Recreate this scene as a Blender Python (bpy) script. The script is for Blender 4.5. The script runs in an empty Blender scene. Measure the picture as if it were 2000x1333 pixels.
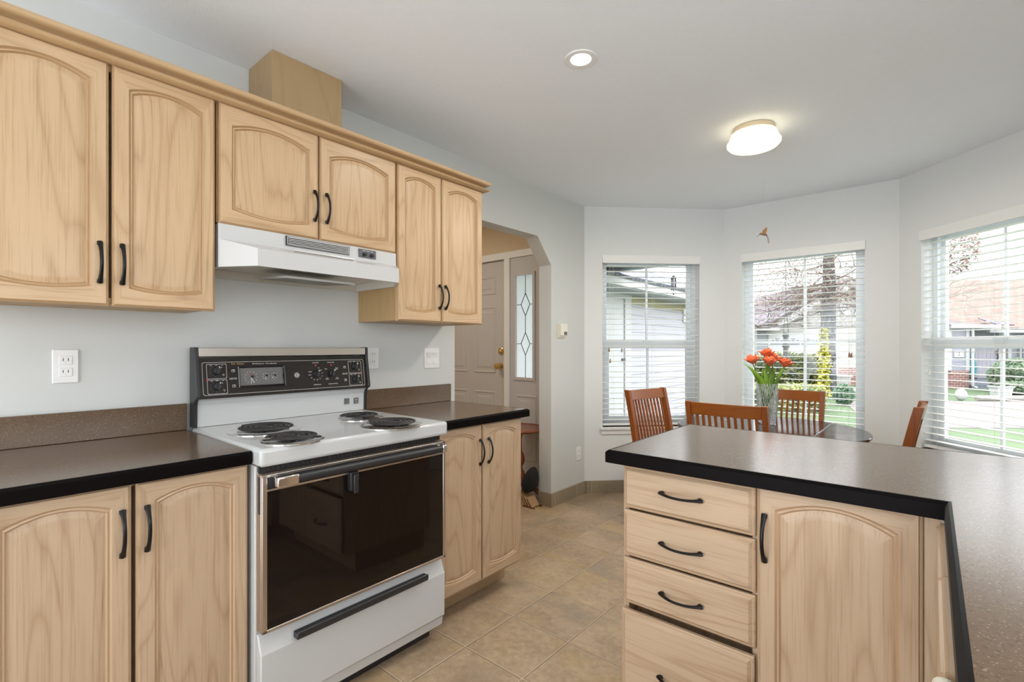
import bpy, bmesh, math, random
from mathutils import Vector, Matrix
random.seed(7)
PI = math.pi
S = bpy.context.scene
C = S.collection

# ------------------------------------------------------------------ camera
TH = 0.7083
CX, CY, CZ, F = 2.2383, -0.6343, 1.2369, 956.86
cam = bpy.data.cameras.new('camera')
cam.sensor_width = 36.0
cam.lens = F * 36.0 / 2000.0
cam.shift_y = (679.23 - 666.5) / 2000.0
cam.clip_start = 0.01
cam.clip_end = 300
camo = bpy.data.objects.new('camera', cam)
camo.location = (CX, CY, CZ)
camo.rotation_euler = (PI / 2, 0, TH)
C.objects.link(camo)
S.camera = camo

# ------------------------------------------------------------------ colour management, world, lights
S.view_settings.view_transform = 'Standard'
S.view_settings.look = 'None'
S.view_settings.gamma = 1.0
S.view_settings.use_curve_mapping = False
S.view_settings.exposure = 0.33

W = bpy.data.worlds.new('sky')
S.world = W
W.use_nodes = True
wn = W.node_tree
_bg = wn.nodes['Background']
_tc = wn.nodes.new('ShaderNodeTexCoord'); _sp = wn.nodes.new('ShaderNodeSeparateXYZ'); _rp = wn.nodes.new('ShaderNodeMapRange')
wn.links.new(_tc.outputs['Generated'], _sp.inputs[0]); wn.links.new(_sp.outputs[2], _rp.inputs[0])
_rp.inputs[1].default_value = 0.0; _rp.inputs[2].default_value = 0.9; _rp.inputs[3].default_value = 3.4; _rp.inputs[4].default_value = 5.2   # overcast: zenith brighter than the horizon
wn.links.new(_rp.outputs[0], _bg.inputs[1])
_bg.inputs[0].default_value = (0.93, 0.96, 1.0, 1)

def light(name, kind, loc, rot, energy, color=(1, 1, 1), **kw):
    l = bpy.data.lights.new(name, kind)
    l.energy = energy
    l.color = color
    for k, v in kw.items():
        setattr(l, k, v)
    o = bpy.data.objects.new(name, l)
    o.location = loc
    o.rotation_euler = rot
    C.objects.link(o)
    return o

sun = light('sun', 'SUN', (0, 0, 30), (0, 0, 0), 1.2, (1.0, 0.95, 0.86), angle=0.02)
sun.rotation_euler = Vector((0.42, 0.68, -0.60)).to_track_quat('-Z', 'Y').to_euler()
# added area fill lights outside the unseen sink window and the made-up back opening
light('fill_sink_window', 'AREA', (3.16, -0.35, 1.58), (0, PI / 2 + .6, 0), 1.3, (0.93, 0.97, 1.0),
      shape='RECTANGLE', size=1.0, size_y=1.7)
light('fill_back_opening', 'AREA', (1.35, -3.32, 1.15), (PI / 2 + 0.6, 0, 0), 16.5, (0.84, 0.92, 1.0),
      shape='RECTANGLE', size=2.2, size_y=2.0)

# ------------------------------------------------------------------ mesh helpers
class MB:
    def __init__(s):
        s.v = []; s.f = []; s.m = []; s.mi = 0; s.T = None
    def add(s, vs, fs):
        b = len(s.v)
        if s.T is not None:
            vs = [tuple(s.T @ Vector(p)) for p in vs]
        s.v += [tuple(p) for p in vs]
        for f in fs:
            s.f.append(tuple(i + b for i in f)); s.m.append(s.mi)
    def box(s, x0, x1, y0, y1, z0, z1):
        vs = [(x, y, z) for z in (z0, z1) for y in (y0, y1) for x in (x0, x1)]
        s.add(vs, [(0, 2, 3, 1), (4, 5, 7, 6), (0, 1, 5, 4), (2, 6, 7, 3), (0, 4, 6, 2), (1, 3, 7, 5)])
        return s
    def loft(s, loops, closed=True, cap0=False, cap1=False):
        n = len(loops[0]); vs = [p for l in loops for p in l]; fs = []
        for k in range(len(loops) - 1):
            for i in range(n if closed else n - 1):
                j = (i + 1) % n
                fs.append((k * n + i, k * n + j, (k + 1) * n + j, (k + 1) * n + i))
        if cap0: fs.append(tuple(range(n - 1, -1, -1)))
        if cap1: fs.append(tuple(range((len(loops) - 1) * n, len(loops) * n)))
        s.add(vs, fs)
        return s
    def tube(s, path, r, n=8, caps=True):
        path = [Vector(p) for p in path]
        m = len(path)
        rr = r if isinstance(r, (list, tuple)) else [r] * m
        loops = []
        t0 = (path[1] - path[0]).normalized()
        up = Vector((0, 0, 1)) if abs(t0.z) < .9 else Vector((1, 0, 0))
        a = t0.cross(up).normalized()
        for i, p in enumerate(path):
            t = (path[min(i + 1, m - 1)] - path[max(i - 1, 0)]).normalized()
            a = (a - t * a.dot(t)).normalized()
            b = t.cross(a)
            q = rr[i]
            ra, rb = q if isinstance(q, (list, tuple)) else (q, q)
            loops.append([p + a * (ra * math.cos(2 * PI * k / n)) + b * (rb * math.sin(2 * PI * k / n)) for k in range(n)])
        s.loft(loops, True, caps, caps)
        return s
    def lathe(s, prof, c=(0, 0, 0), n=24, caps=(False, False)):
        loops = [[(c[0] + r * math.cos(2 * PI * k / n), c[1] + r * math.sin(2 * PI * k / n), c[2] + z) for k in range(n)] for r, z in prof]
        s.loft(loops, True, caps[0], caps[1])
        return s
    def prism(s, poly, axis, a, b):
        def P(u, v, w):
            return {'x': (w, u, v), 'y': (u, w, v), 'z': (u, v, w)}[axis]
        s.loft([[P(u, v, a) for u, v in poly], [P(u, v, b) for u, v in poly]], True, True, True)
        return s
    def ball(s, c, rx, ry=None, rz=None, n=12, m=8):
        ry = ry or rx; rz = rz or rx
        loops = []
        for k in range(m + 1):
            t = -PI / 2 + PI * k / m
            q = max(math.cos(t), .02)
            loops.append([(c[0] + rx * q * math.cos(2 * PI * i / n), c[1] + ry * q * math.sin(2 * PI * i / n), c[2] + rz * math.sin(t)) for i in range(n)])
        s.loft(loops, True, True, True)
        return s
    def text(s, txt, size, M, extrude=0.0004, align='CENTER'):
        cu = bpy.data.curves.new('lettering', 'FONT')
        cu.body = txt; cu.size = size; cu.extrude = extrude; cu.align_x = align; cu.align_y = 'CENTER'
        cu.resolution_u = 2
        o = bpy.data.objects.new('lettering', cu); C.objects.link(o)
        dg = bpy.context.evaluated_depsgraph_get(); dg.update()
        me = o.evaluated_get(dg).to_mesh()
        vs = [tuple(M @ v.co) for v in me.vertices]; fs = [tuple(p.vertices) for p in me.polygons]
        o.evaluated_get(dg).to_mesh_clear()
        bpy.data.objects.remove(o); bpy.data.curves.remove(cu)
        s.add(vs, fs)
        return s

def obj(name, mb, mats, parent=None, bevel=0, smooth=True, seg=2, sharp=40, recalc=True):
    me = bpy.data.meshes.new(name)
    me.from_pydata(mb.v, [], mb.f)
    mats = mats if isinstance(mats, (list, tuple)) else [mats]
    for m in mats: me.materials.append(m)
    if len(mats) > 1: me.polygons.foreach_set('material_index', mb.m)
    if recalc:
        bm = bmesh.new(); bm.from_mesh(me)
        bmesh.ops.recalc_face_normals(bm, faces=bm.faces[:])
        bm.to_mesh(me); bm.free()
    if smooth:
        me.polygons.foreach_set('use_smooth', [True] * len(me.polygons))
        me.set_sharp_from_angle(angle=math.radians(sharp))
    me.update()
    o = bpy.data.objects.new(name, me); C.objects.link(o)
    if parent: o.parent = parent
    if bevel:
        b = o.modifiers.new('edge', 'BEVEL'); b.width = bevel; b.segments = seg; b.limit_method = 'ANGLE'; b.angle_limit = math.radians(50)
        b.harden_normals = False
    return o

def thing(name, label, cat, loc=(0, 0, 0), rot=0.0, group=None):
    o = bpy.data.objects.new(name, None); C.objects.link(o)
    o.empty_display_size = .1
    o.location = loc; o.rotation_euler = (0, 0, rot)
    return tag(o, label, cat, group)

def tag(o, label, cat, group=None, kind=None):
    o['label'] = label; o['category'] = cat
    if group: o['group'] = group
    if kind: o['kind'] = kind
    return o

def struct(o):
    o['kind'] = 'structure'
    return o

def copy_thing(root, loc=None, rot=None, label=None):
    r = root.copy(); C.objects.link(r)
    if loc is not None: r.location = loc
    if rot is not None: r.rotation_euler = (0, 0, rot)
    if label: r['label'] = label
    for ch in list(root.children):
        c = ch.copy(); C.objects.link(c); c.parent = r
        for g in list(ch.children):
            d = g.copy(); C.objects.link(d); d.parent = c
    return r

# ------------------------------------------------------------------ materials
class NT:
    def __init__(s, name):
        s.mat = bpy.data.materials.new(name); s.mat.use_nodes = True
        s.t = s.mat.node_tree; s.b = s.t.nodes['Principled BSDF']; s.out = s.t.nodes['Material Output']
    def n(s, typ, **kw):
        x = s.t.nodes.new(typ)
        for k, v in kw.items(): setattr(x, k, v)
        return x
    def l(s, a, b): s.t.links.new(a, b)
    def setp(s, **kw):
        for k, v in kw.items():
            i = s.b.inputs[k.replace('_', ' ')]
            if hasattr(v, 'is_output'): s.l(v, i)
            else: i.default_value = v
    def math(s, op, a, b=None, c=None):
        m = s.n('ShaderNodeMath', operation=op)
        for i, v in enumerate((a, b, c)):
            if v is None: continue
            if hasattr(v, 'is_output'): s.l(v, m.inputs[i])
            else: m.inputs[i].default_value = v
        return m.outputs[0]
    def mix(s, f, a, b):
        m = s.n('ShaderNodeMix', data_type='RGBA')
        for sock, v in ((m.inputs[0], f), (m.inputs[6], a), (m.inputs[7], b)):
            if hasattr(v, 'is_output'): s.l(v, sock)
            elif isinstance(v, (int, float)): sock.default_value = v
            else: sock.default_value = (*v, 1) if len(v) == 3 else v
        return m.outputs[2]
    def noise(s, vec, scale, detail=4, rough=.5, dist=0):
        x = s.n('ShaderNodeTexNoise')
        x.inputs['Scale'].default_value = scale; x.inputs['Detail'].default_value = detail
        x.inputs['Roughness'].default_value = rough; x.inputs['Distortion'].default_value = dist
        s.l(vec, x.inputs['Vector'])
        return x.outputs[0]
    def coord(s, scale=(1, 1, 1), rnd=False, loc=(0, 0, 0)):
        tc = s.n('ShaderNodeTexCoord'); mp = s.n('ShaderNodeMapping')
        mp.inputs['Scale'].default_value = scale; mp.inputs['Location'].default_value = loc
        src = tc.outputs['Object']
        if rnd:
            oi = s.n('ShaderNodeObjectInfo'); ad = s.n('ShaderNodeVectorMath', operation='MULTIPLY_ADD')
            cmb = s.n('ShaderNodeCombineXYZ')
            for i in range(3): s.l(oi.outputs['Random'], cmb.inputs[i])
            s.l(cmb.outputs[0], ad.inputs[0]); ad.inputs[1].default_value = (17.0, 9.0, 13.0); s.l(src, ad.inputs[2])
            src = ad.outputs[0]
        s.l(src, mp.inputs['Vector'])
        return mp.outputs[0]
    def ramp(s, f, stops):
        r = s.n('ShaderNodeValToRGB'); e = r.color_ramp.elements
        while len(e) < len(stops): e.new(.5)
        for el, (p, c) in zip(e, stops):
            el.position = p; el.color = (*c, 1) if len(c) == 3 else c
        s.l(f, r.inputs[0]); return r.outputs[0]
    def bump(s, h, strength=.3, dist=.002):
        b = s.n('ShaderNodeBump'); b.inputs['Strength'].default_value = strength; b.inputs['Distance'].default_value = dist
        s.l(h, b.inputs['Height']); s.l(b.outputs[0], s.b.inputs['Normal'])

def plain(name, col, rough=.5, metal=0.0, noise=0.04, nscale=8, spec=.5, coat=0.0, bump=0.0, bscale=200):
    t = NT(name)
    v = t.coord(rnd=True)
    n = t.noise(v, nscale, 3)
    k = t.math('MULTIPLY_ADD', n, 2 * noise, 1 - noise)
    m = t.n('ShaderNodeVectorMath', operation='SCALE'); m.inputs[0].default_value = col; t.l(k, m.inputs['Scale'])
    t.setp(Base_Color=m.outputs[0], Roughness=rough, Metallic=metal)
    t.b.inputs['Specular IOR Level'].default_value = spec
    t.b.inputs['Coat Weight'].default_value = coat
    if bump: t.bump(t.noise(v, bscale, 3), bump, .001)
    return t.mat

def wood(name, light_c, dark_c, axis='z', rough=.38, contrast=.85, rings=15.0):
    t = NT(name)
    sc = {'z': (5.0, 5.0, .55), 'x': (.55, 5.0, 5.0), 'y': (5.0, .55, 5.0)}[axis]
    fs = {'z': (230, 230, 5), 'x': (5, 230, 230), 'y': (230, 5, 230)}[axis]
    v = t.coord(sc, rnd=True); f = t.coord(fs, rnd=True)
    low = t.noise(v, 1.0, 2, .45, .3)
    ring = t.math('FRACT', t.math('MULTIPLY', low, rings))
    ring = t.math('ABSOLUTE', t.math('SUBTRACT', ring, .5))           # 0..0.5 contour lines: cathedral figure
    line = t.math('POWER', t.math('SUBTRACT', 1.0, t.math('MULTIPLY', ring, 2.0)), 4.0)
    fine = t.noise(f, 1.0, 3, .6)
    pore = t.math('SMOOTH_MIN', 1.0, t.math('MAXIMUM', 0.0, t.math('MULTIPLY', t.math('SUBTRACT', fine, .50), 5.0)), .2)
    blot = t.noise(v, .8, 3)
    fac = t.math('MULTIPLY', t.math('ADD', t.math('MULTIPLY', line, .42), t.math('ADD', t.math('MULTIPLY', pore, .40), t.math('MULTIPLY', blot, .18))), contrast)
    col = t.mix(fac, light_c, dark_c)
    t.setp(Base_Color=col, Roughness=rough)
    t.b.inputs['Specular IOR Level'].default_value = .45
    t.bump(fine, .06, .001)
    return t.mat

M = {}
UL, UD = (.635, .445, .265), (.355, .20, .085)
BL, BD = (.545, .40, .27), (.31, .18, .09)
M['up_v'] = wood('oak_upper_vertical', UL, UD, 'z')
M['up_h'] = wood('oak_upper_horizontal', UL, UD, 'x')
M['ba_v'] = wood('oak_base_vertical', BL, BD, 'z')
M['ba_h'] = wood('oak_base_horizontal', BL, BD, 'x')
M['groove'] = plain('oak_dark_in_grooves', (.42, .26, .13), .45)  # darker brown on the bead grooves of the upper doors
M['groove_b'] = plain('oak_dark_in_base_grooves', (.48, .32, .19), .45)  # darker brown on the grooves of base doors and drawers
M['crown'] = wood('oak_crown', (0.581, 0.396, 0.220), (0.378, 0.229, 0.106), 'y', contrast=.5)
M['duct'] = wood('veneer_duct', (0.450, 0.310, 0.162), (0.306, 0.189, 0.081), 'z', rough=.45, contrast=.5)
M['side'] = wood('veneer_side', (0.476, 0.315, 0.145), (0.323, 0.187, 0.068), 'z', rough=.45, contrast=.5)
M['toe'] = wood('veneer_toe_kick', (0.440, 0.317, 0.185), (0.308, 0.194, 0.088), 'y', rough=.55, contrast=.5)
M['black'] = plain('black_bronze_pull', (.008, .007, .007), .3, spec=.3)
M['wall'] = plain('wall_paint', (.65, .665, .65), .62, noise=.012, nscale=3, bump=.05, bscale=260)  # same paint as the bay, darkened because the lamps over-light these walls
M['bay'] = plain('wall_paint_bay_lightened', (.775, .795, .79), .62, noise=.012, nscale=3, bump=.05, bscale=260)  # same wall paint, lightened to stand in for missing bay light
M['ceil'] = plain('ceiling_paint', (.875, .915, .95), .85, noise=.02, nscale=40, bump=.35, bscale=160)
M['foyer'] = plain('foyer_paint', (.70, .56, .38), .7, noise=.02, nscale=3)
M['trim'] = plain('white_trim', (.84, .84, .82), .4, noise=.01)
M['vinyl'] = plain('window_vinyl', (.80, .85, .88), .35, noise=.01)
M['blind'] = plain('blind_slat', (.86, .87, .85), .42, noise=.015)
M['cord'] = plain('blind_cord', (.78, .77, .72), .8)
M['tassel'] = plain('wooden_tassel', (.30, .15, .08), .45)
M['white_enamel'] = plain('white_enamel', (.56, .57, .572), .16, noise=.012)
M['hood'] = plain('hood_enamel', (.61, .61, .605), .25, noise=.012)
M['hoodin'] = plain('hood_inside', (.60, .57, .50), .35, noise=.05)
M['blackgloss'] = plain('black_gloss', (.010, .009, .009), .10, noise=.0)
M['ovenglass'] = plain('oven_glass', (.008, .005, .004), .035, noise=.0, spec=.45)
M['blackplast'] = plain('black_plastic', (.022, .022, .025), .38)
M['panel'] = plain('control_panel_black', (.018, .014, .012), .22, noise=.15, nscale=14)
M['chrome'] = plain('chrome', (.80, .78, .76), .13, 1.0, noise=.02)
M['steel'] = plain('brushed_trim', (.66, .61, .56), .30, 1.0, noise=.05)
M['bronze'] = plain('door_frame_metal', (.62, .50, .40), .32, .85, noise=.05)
M['coil'] = plain('burner_coil', (.035, .032, .034), .45, .3)
M['grey'] = plain('clock_face', (.16, .155, .15), .25, noise=.1, nscale=20)
M['ink'] = plain('white_ink', (.78, .77, .74), .6)
M['gold'] = plain('gold_ink', (.62, .35, .10), .4)
M['red'] = plain('red_ink', (.40, .03, .03), .4)
M['brass'] = plain('brass', (.74, .56, .27), .22, 1.0)
M['plate'] = plain('ivory_plate', (.84, .84, .83), .3, noise=.005)
M['slot'] = plain('slot_dark', (.05, .05, .05), .5)
M['cream'] = plain('cream_plastic', (.82, .76, .62), .35)
M['darkgrey'] = plain('dark_grey', (.12, .12, .13), .5)
M['doorp'] = plain('front_door_paint', (.56, .535, .52), .45, noise=.01)
M['lead'] = plain('lead_came', (.05, .05, .055), .4, .6)
M['redwood'] = wood('cherry_side_table', (.24, .07, .03), (.10, .025, .012), 'z', rough=.22, contrast=.8)
M['chair'] = wood('chair_cherry', (.27, .072, .010), (.14, .032, .006), 'z', rough=.34, contrast=.8)
M['chair_h'] = wood('chair_cherry_rail', (.29, .082, .009), (.15, .038, .006), 'x', rough=.34, contrast=.8)
M['seat'] = plain('seat_pad', (.05, .035, .028), .5)
M['tablew'] = plain('table_dark', (.028, .018, .016), .10, noise=.1, nscale=5, spec=.6)
M['bag'] = plain('black_fabric', (.010, .010, .012), .9)
M['slatw'] = plain('pale_wood_slat', (.45, .28, .14), .6)
M['stem'] = plain('stem_green', (.16, .30, .03), .45)
M['leaf'] = plain('tulip_leaf', (.17, .32, .025), .4, noise=.3, nscale=30)
M['soffit_grey'] = plain('soffit', (0.322, 0.343, 0.364), .6)  # grey-blue paint of the eave soffits
M['hum'] = plain('hummingbird_wood', (.22, .12, .09), .5, noise=.3, nscale=80)
M['humw'] = plain('hummingbird_wing', (.42, .20, .06), .5, noise=.4, nscale=120)
M['humt'] = plain('hummingbird_tail', (.36, .28, .25), .5)

def countertop():
    t = NT('laminate_brown_fleck')
    v = t.coord()
    n = t.noise(v, 6, 4); fl = t.noise(v, 260, 2, .6); fl2 = t.noise(v, 140, 3, .7)
    base = t.mix(n, (.108, .067, .038), (.155, .100, .060))
    spk = t.math('GREATER_THAN', fl, .65)
    dk = t.math('GREATER_THAN', fl2, .575)
    c = t.mix(t.math('MULTIPLY', dk, .5), base, (.07, .045, .03))
    c = t.mix(t.math('MULTIPLY', spk, .7), c, (.30, .235, .16))
    t.setp(Base_Color=c, Roughness=.19)
    t.b.inputs['Specular IOR Level'].default_value = .45
    t.bump(t.noise(v, 90, 2), .02, .001)
    return t.mat
M['counter'] = countertop()
M['cedge'] = plain('laminate_black_edge', (.004, .003, .003), .35, spec=.06)

def tiles(name, ox, oy, size=.3036, base=((.31, .22, .14), (.54, .41, .275)), rough=.33):
    t = NT(name)
    tc = t.n('ShaderNodeTexCoord'); sp = t.n('ShaderNodeSeparateXYZ'); t.l(tc.outputs['Object'], sp.inputs[0])
    u = t.math('DIVIDE', t.math('SUBTRACT', sp.outputs[0], ox), size)
    w = t.math('DIVIDE', t.math('SUBTRACT', sp.outputs[1], oy), size)
    def edge(a):
        f = t.math('FRACT', t.math('ADD', a, 100.0))
        return t.math('MINIMUM', f, t.math('SUBTRACT', 1.0, f))
    d = t.math('MINIMUM', edge(u), edge(w))
    gr = t.math('LESS_THAN', d, .0095); dkl = t.math('LESS_THAN', d, .0165)
    cmb = t.n('ShaderNodeCombineXYZ'); t.l(t.math('FLOOR', u), cmb.inputs[0]); t.l(t.math('FLOOR', w), cmb.inputs[1])
    wn_ = t.n('ShaderNodeTexWhiteNoise', noise_dimensions='3D'); t.l(cmb.outputs[0], wn_.inputs[0])
    off = t.n('ShaderNodeVectorMath', operation='MULTIPLY_ADD'); t.l(wn_.outputs['Color'], off.inputs[0]); off.inputs[1].default_value = (5, 5, 5); t.l(tc.outputs['Object'], off.inputs[2])
    n1 = t.noise(off.outputs[0], 5, 5, .6); n2 = t.noise(off.outputs[0], 34, 5, .7); n3 = t.noise(off.outputs[0], 3.0, 3, .5)
    f = t.math('ADD', t.math('MULTIPLY', n1, .5), t.math('MULTIPLY', n2, .5))
    f = t.math('ADD', t.math('MULTIPLY', t.math('SUBTRACT', f, .5), 3.4), t.math('ADD', .5, t.math('MULTIPLY', t.math('SUBTRACT', wn_.outputs['Value'], .5), .25)))
    c = t.mix(f, base[0], base[1])
    ye = t.math('MAXIMUM', 0.0, t.math('MULTIPLY', t.math('SUBTRACT', n3, .54), 3.2))
    c = t.mix(ye, c, (.45, .31, .13))
    gy = t.math('MAXIMUM', 0.0, t.math('MULTIPLY', t.math('SUBTRACT', .46, n3), 5.0))
    c = t.mix(gy, c, (.29, .235, .17))
    c = t.mix(t.math('MULTIPLY', dkl, .65), c, (.13, .09, .055)); c = t.mix(gr, c, (.56, .45, .33))
    h = t.math('MULTIPLY', t.math('MINIMUM', d, .022), 45.0)
    t.setp(Base_Color=c, Roughness=rough)
    t.bump(h, .55, .004)
    return t.mat
M['tile'] = tiles('floor_tile', .774, .779)
M['base_tile'] = tiles('base_tile', .06, .05, .3036, ((.27, .22, .15), (.37, .31, .215)))

def glass_pane(name, tint=(1, 1, 1), fres=1.45, rough=0.0, bump=0):
    t = NT(name); t.t.nodes.remove(t.b)
    tr = t.n('ShaderNodeBsdfTransparent'); tr.inputs[0].default_value = (*tint, 1)
    gl = t.n('ShaderNodeBsdfGlossy'); gl.inputs['Roughness'].default_value = rough
    lw = t.n('ShaderNodeLayerWeight'); lw.inputs[0].default_value = .5
    fr = t.math('MULTIPLY_ADD', t.math('POWER', lw.outputs['Facing'], 5.0), .96, .035)
    mx = t.n('ShaderNodeMixShader'); t.l(fr, mx.inputs[0]); t.l(tr.outputs[0], mx.inputs[1]); t.l(gl.outputs[0], mx.inputs[2])
    t.l(mx.outputs[0], t.out.inputs[0])
    return t.mat
M['pane'] = glass_pane('window_glass')

def frosted():
    t = NT('textured_glass'); t.t.nodes.remove(t.b)
    v = t.coord()
    bp = t.n('ShaderNodeBump'); bp.inputs['Strength'].default_value = .6; bp.inputs['Distance'].default_value = .004
    t.l(t.noise(v, 60, 3), bp.inputs['Height'])
    tl = t.n('ShaderNodeBsdfTranslucent'); tl.inputs[0].default_value = (.9, .92, .92, 1)
    tr = t.n('ShaderNodeBsdfRefraction'); tr.inputs['IOR'].default_value = 1.1; tr.inputs['Roughness'].default_value = .25
    t.l(bp.outputs[0], tr.inputs['Normal'])
    mx = t.n('ShaderNodeMixShader'); mx.inputs[0].default_value = .5
    t.l(tl.outputs[0], mx.inputs[1]); t.l(tr.outputs[0], mx.inputs[2]); t.l(mx.outputs[0], t.out.inputs[0])
    return t.mat
M['frost'] = frosted()

def emit(name, col, strength):
    t = NT(name)
    t.setp(Base_Color=(.9, .9, .88, 1), Roughness=.4)
    t.b.inputs['Emission Color'].default_value = (*col, 1); t.b.inputs['Emission Strength'].default_value = strength
    return t.mat
M['lamp_led'] = emit('led_lens', (1.0, .97, .92), 6.0)
M['lamp_dome'] = emit('glowing_glass_dome', (1.0, .87, .56), 1.35)

def crystal():
    t = NT('cut_crystal')
    t.setp(Base_Color=(.97, .99, 1.0, 1), Roughness=.03, IOR=1.4)
    t.b.inputs['Transmission Weight'].default_value = 1.0
    tl = t.n('ShaderNodeBsdfTranslucent'); tl.inputs[0].default_value = (.92, .96, .98, 1)
    df = t.n('ShaderNodeBsdfDiffuse'); df.inputs[0].default_value = (.85, .90, .92, 1)
    ad = t.n('ShaderNodeMixShader'); ad.inputs[0].default_value = .45; t.l(tl.outputs[0], ad.inputs[1]); t.l(df.outputs[0], ad.inputs[2])
    vo = t.n('ShaderNodeTexNoise'); vo.inputs['Scale'].default_value = 1.0; vo.inputs['Detail'].default_value = 2
    t.l(t.coord((150, 150, 28)), vo.inputs['Vector'])
    f = t.ramp(vo.outputs[0], [(.44, (0, 0, 0)), (.56, (.62, .62, .62))])
    mx = t.n('ShaderNodeMixShader'); t.l(f, mx.inputs[0]); t.l(t.b.outputs[0], mx.inputs[1]); t.l(ad.outputs[0], mx.inputs[2])
    t.l(mx.outputs[0], t.out.inputs[0])
    return t.mat
M['crystal'] = crystal()

def tulip():
    t = NT('tulip_petal')
    v = t.coord(rnd=True)
    c = t.mix(t.noise(v, 60, 3), (.80, .10, .030), (.90, .27, .11))
    t.setp(Base_Color=c, Roughness=.5); t.b.inputs['Subsurface Weight'].default_value = .0
    return t.mat
M['petal'] = tulip()

def foliage(name, a, b, scale=12):
    t = NT(name)
    c = t.mix(t.ramp(t.noise(t.coord(), scale, 3), [(.35, (0, 0, 0)), (.65, (1, 1, 1))]), a, b)
    t.setp(Base_Color=c, Roughness=.55)
    return t.mat
M['hedge'] = foliage('hedge_green', (0.037, 0.068, 0.026), (0.234, 0.250, 0.062), 5)
M['hedgelow'] = foliage('low_hedge', (0.104, 0.156, 0.031), (0.322, 0.322, 0.083), 7)
M['ivy'] = foliage('ivy_yellow', (0.300, 0.300, 0.024), (0.480, 0.468, 0.084), 9)
M['shrub'] = foliage('shrub_dark', (.04, .10, .06), (.10, .20, .10), 12)
M['bushes'] = foliage('far_bush', (0.052, 0.094, 0.052), (0.156, 0.208, 0.114), 6)
M['brownleaf'] = foliage('brown_leaf', (0.109, 0.055, 0.029), (0.200, 0.120, 0.073), 8)
M['twig'] = foliage('twig_brown', (0.058, 0.047, 0.040), (0.153, 0.109, 0.080), 3)

def bark():
    t = NT('bark_mottled')
    v = t.coord((1, 1, .4))
    n = t.noise(v, 14, 5, .7)
    t.setp(Base_Color=t.ramp(n, [(.35, (.02, .022, .025)), (.55, (.07, .075, .08)), (.72, (.26, .27, .27))]), Roughness=.9)
    t.bump(n, .6, .02)
    return t.mat
M['bark'] = bark()

def grass():
    t = NT('lawn_grass')
    v = t.coord()
    n = t.noise(v, 1.4, 4, .6); f = t.noise(v, 60, 2)
    c = t.mix(t.math('ADD', t.math('MULTIPLY', n, .7), t.math('MULTIPLY', f, .3)), (.038, .085, .036), (.125, .17, .08))
    t.setp(Base_Color=c, Roughness=.9); t.bump(f, .5, .02)
    return t.mat
M['grass'] = grass()
M['drive'] = plain('driveway_concrete', (0.184, 0.160, 0.153), .9, noise=.18, nscale=3)
M['walk'] = plain('concrete_walk', (0.255, 0.242, 0.220), .9, noise=.12, nscale=4)

def siding(name, col, pitch=.11):
    t = NT(name)
    tc = t.n('ShaderNodeTexCoord'); sp = t.n('ShaderNodeSeparateXYZ'); t.l(tc.outputs['Object'], sp.inputs[0])
    f = t.math('FRACT', t.math('ADD', t.math('DIVIDE', sp.outputs[2], pitch), 50.0))
    ln = t.math('LESS_THAN', f, .09)
    t.setp(Base_Color=t.mix(ln, col, tuple(x * .55 for x in col)), Roughness=.6)
    t.bump(f, .5, .02)
    return t.mat
M['siding_w'] = siding('white_lap_siding', (.42, .41, .46), .15)
M['siding_c'] = siding('cream_lap_siding', (0.378, 0.370, 0.352), .17)
M['siding_b'] = siding('grey_blue_lap_siding', (0.273, 0.290, 0.326), .17)

def shingle(name, a, b, row=.16):
    t = NT(name)
    br = t.n('ShaderNodeTexBrick'); t.l(t.coord((1, 1, 1)), br.inputs['Vector'])
    br.inputs['Scale'].default_value = 1.0; br.inputs['Brick Width'].default_value = .32; br.inputs['Row Height'].default_value = row
    br.inputs['Mortar Size'].default_value = .012; br.inputs['Color1'].default_value = (*a, 1); br.inputs['Color2'].default_value = (*b, 1)
    br.inputs['Mortar'].default_value = (*[x * .45 for x in a], 1); br.inputs['Bias'].default_value = 0
    t.setp(Base_Color=br.outputs[0], Roughness=.85)
    return t.mat
M['sh_red'] = shingle('red_brown_shingle', (0.182, 0.116, 0.095), (0.230, 0.160, 0.132))
M['sh_grey'] = shingle('slate_shingle', (0.106, 0.111, 0.147), (0.179, 0.184, 0.212), .13)
M['sh_purple'] = shingle('purple_grey_shingle', (0.115, 0.101, 0.130), (0.173, 0.149, 0.173))

def brick():
    t = NT('red_brick')
    br = t.n('ShaderNodeTexBrick')
    mp = t.n('ShaderNodeMapping'); mp.inputs['Rotation'].default_value = (PI / 2, 0, 0)
    tc = t.n('ShaderNodeTexCoord'); t.l(tc.outputs['Object'], mp.inputs[0]); t.l(mp.outputs[0], br.inputs['Vector'])
    br.inputs['Scale'].default_value = 1.0; br.inputs['Brick Width'].default_value = .22; br.inputs['Row Height'].default_value = .085
    br.inputs['Mortar Size'].default_value = .009; br.inputs['Color1'].default_value = (.25, .105, .085, 1); br.inputs['Color2'].default_value = (.18, .075, .065, 1)
    br.inputs['Mortar'].default_value = (.40, .37, .35, 1)
    t.setp(Base_Color=br.outputs[0], Roughness=.85)
    return t.mat
M['brick'] = brick()
M['extwhite'] = plain('exterior_white_paint', (0.426, 0.431, 0.437), .5, noise=.01)
M['extolive'] = plain('olive_top_band', (0.317, 0.278, 0.163), .6, noise=.03)
M['lavdoor'] = plain('lavender_white_door', (0.336, 0.326, 0.374), .5, noise=.01)
M['exglass'] = plain('dark_window_glass', (.10, .12, .15), .08)
M['iron'] = plain('black_iron', (.03, .03, .035), .45)
M['teal'] = plain('teal_canvas', (.02, .22, .25), .7)
M['terra'] = plain('terracotta', (.42, .20, .11), .8)
M['stepgrey'] = plain('painted_step', (0.173, 0.192, 0.230), .7)
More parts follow.
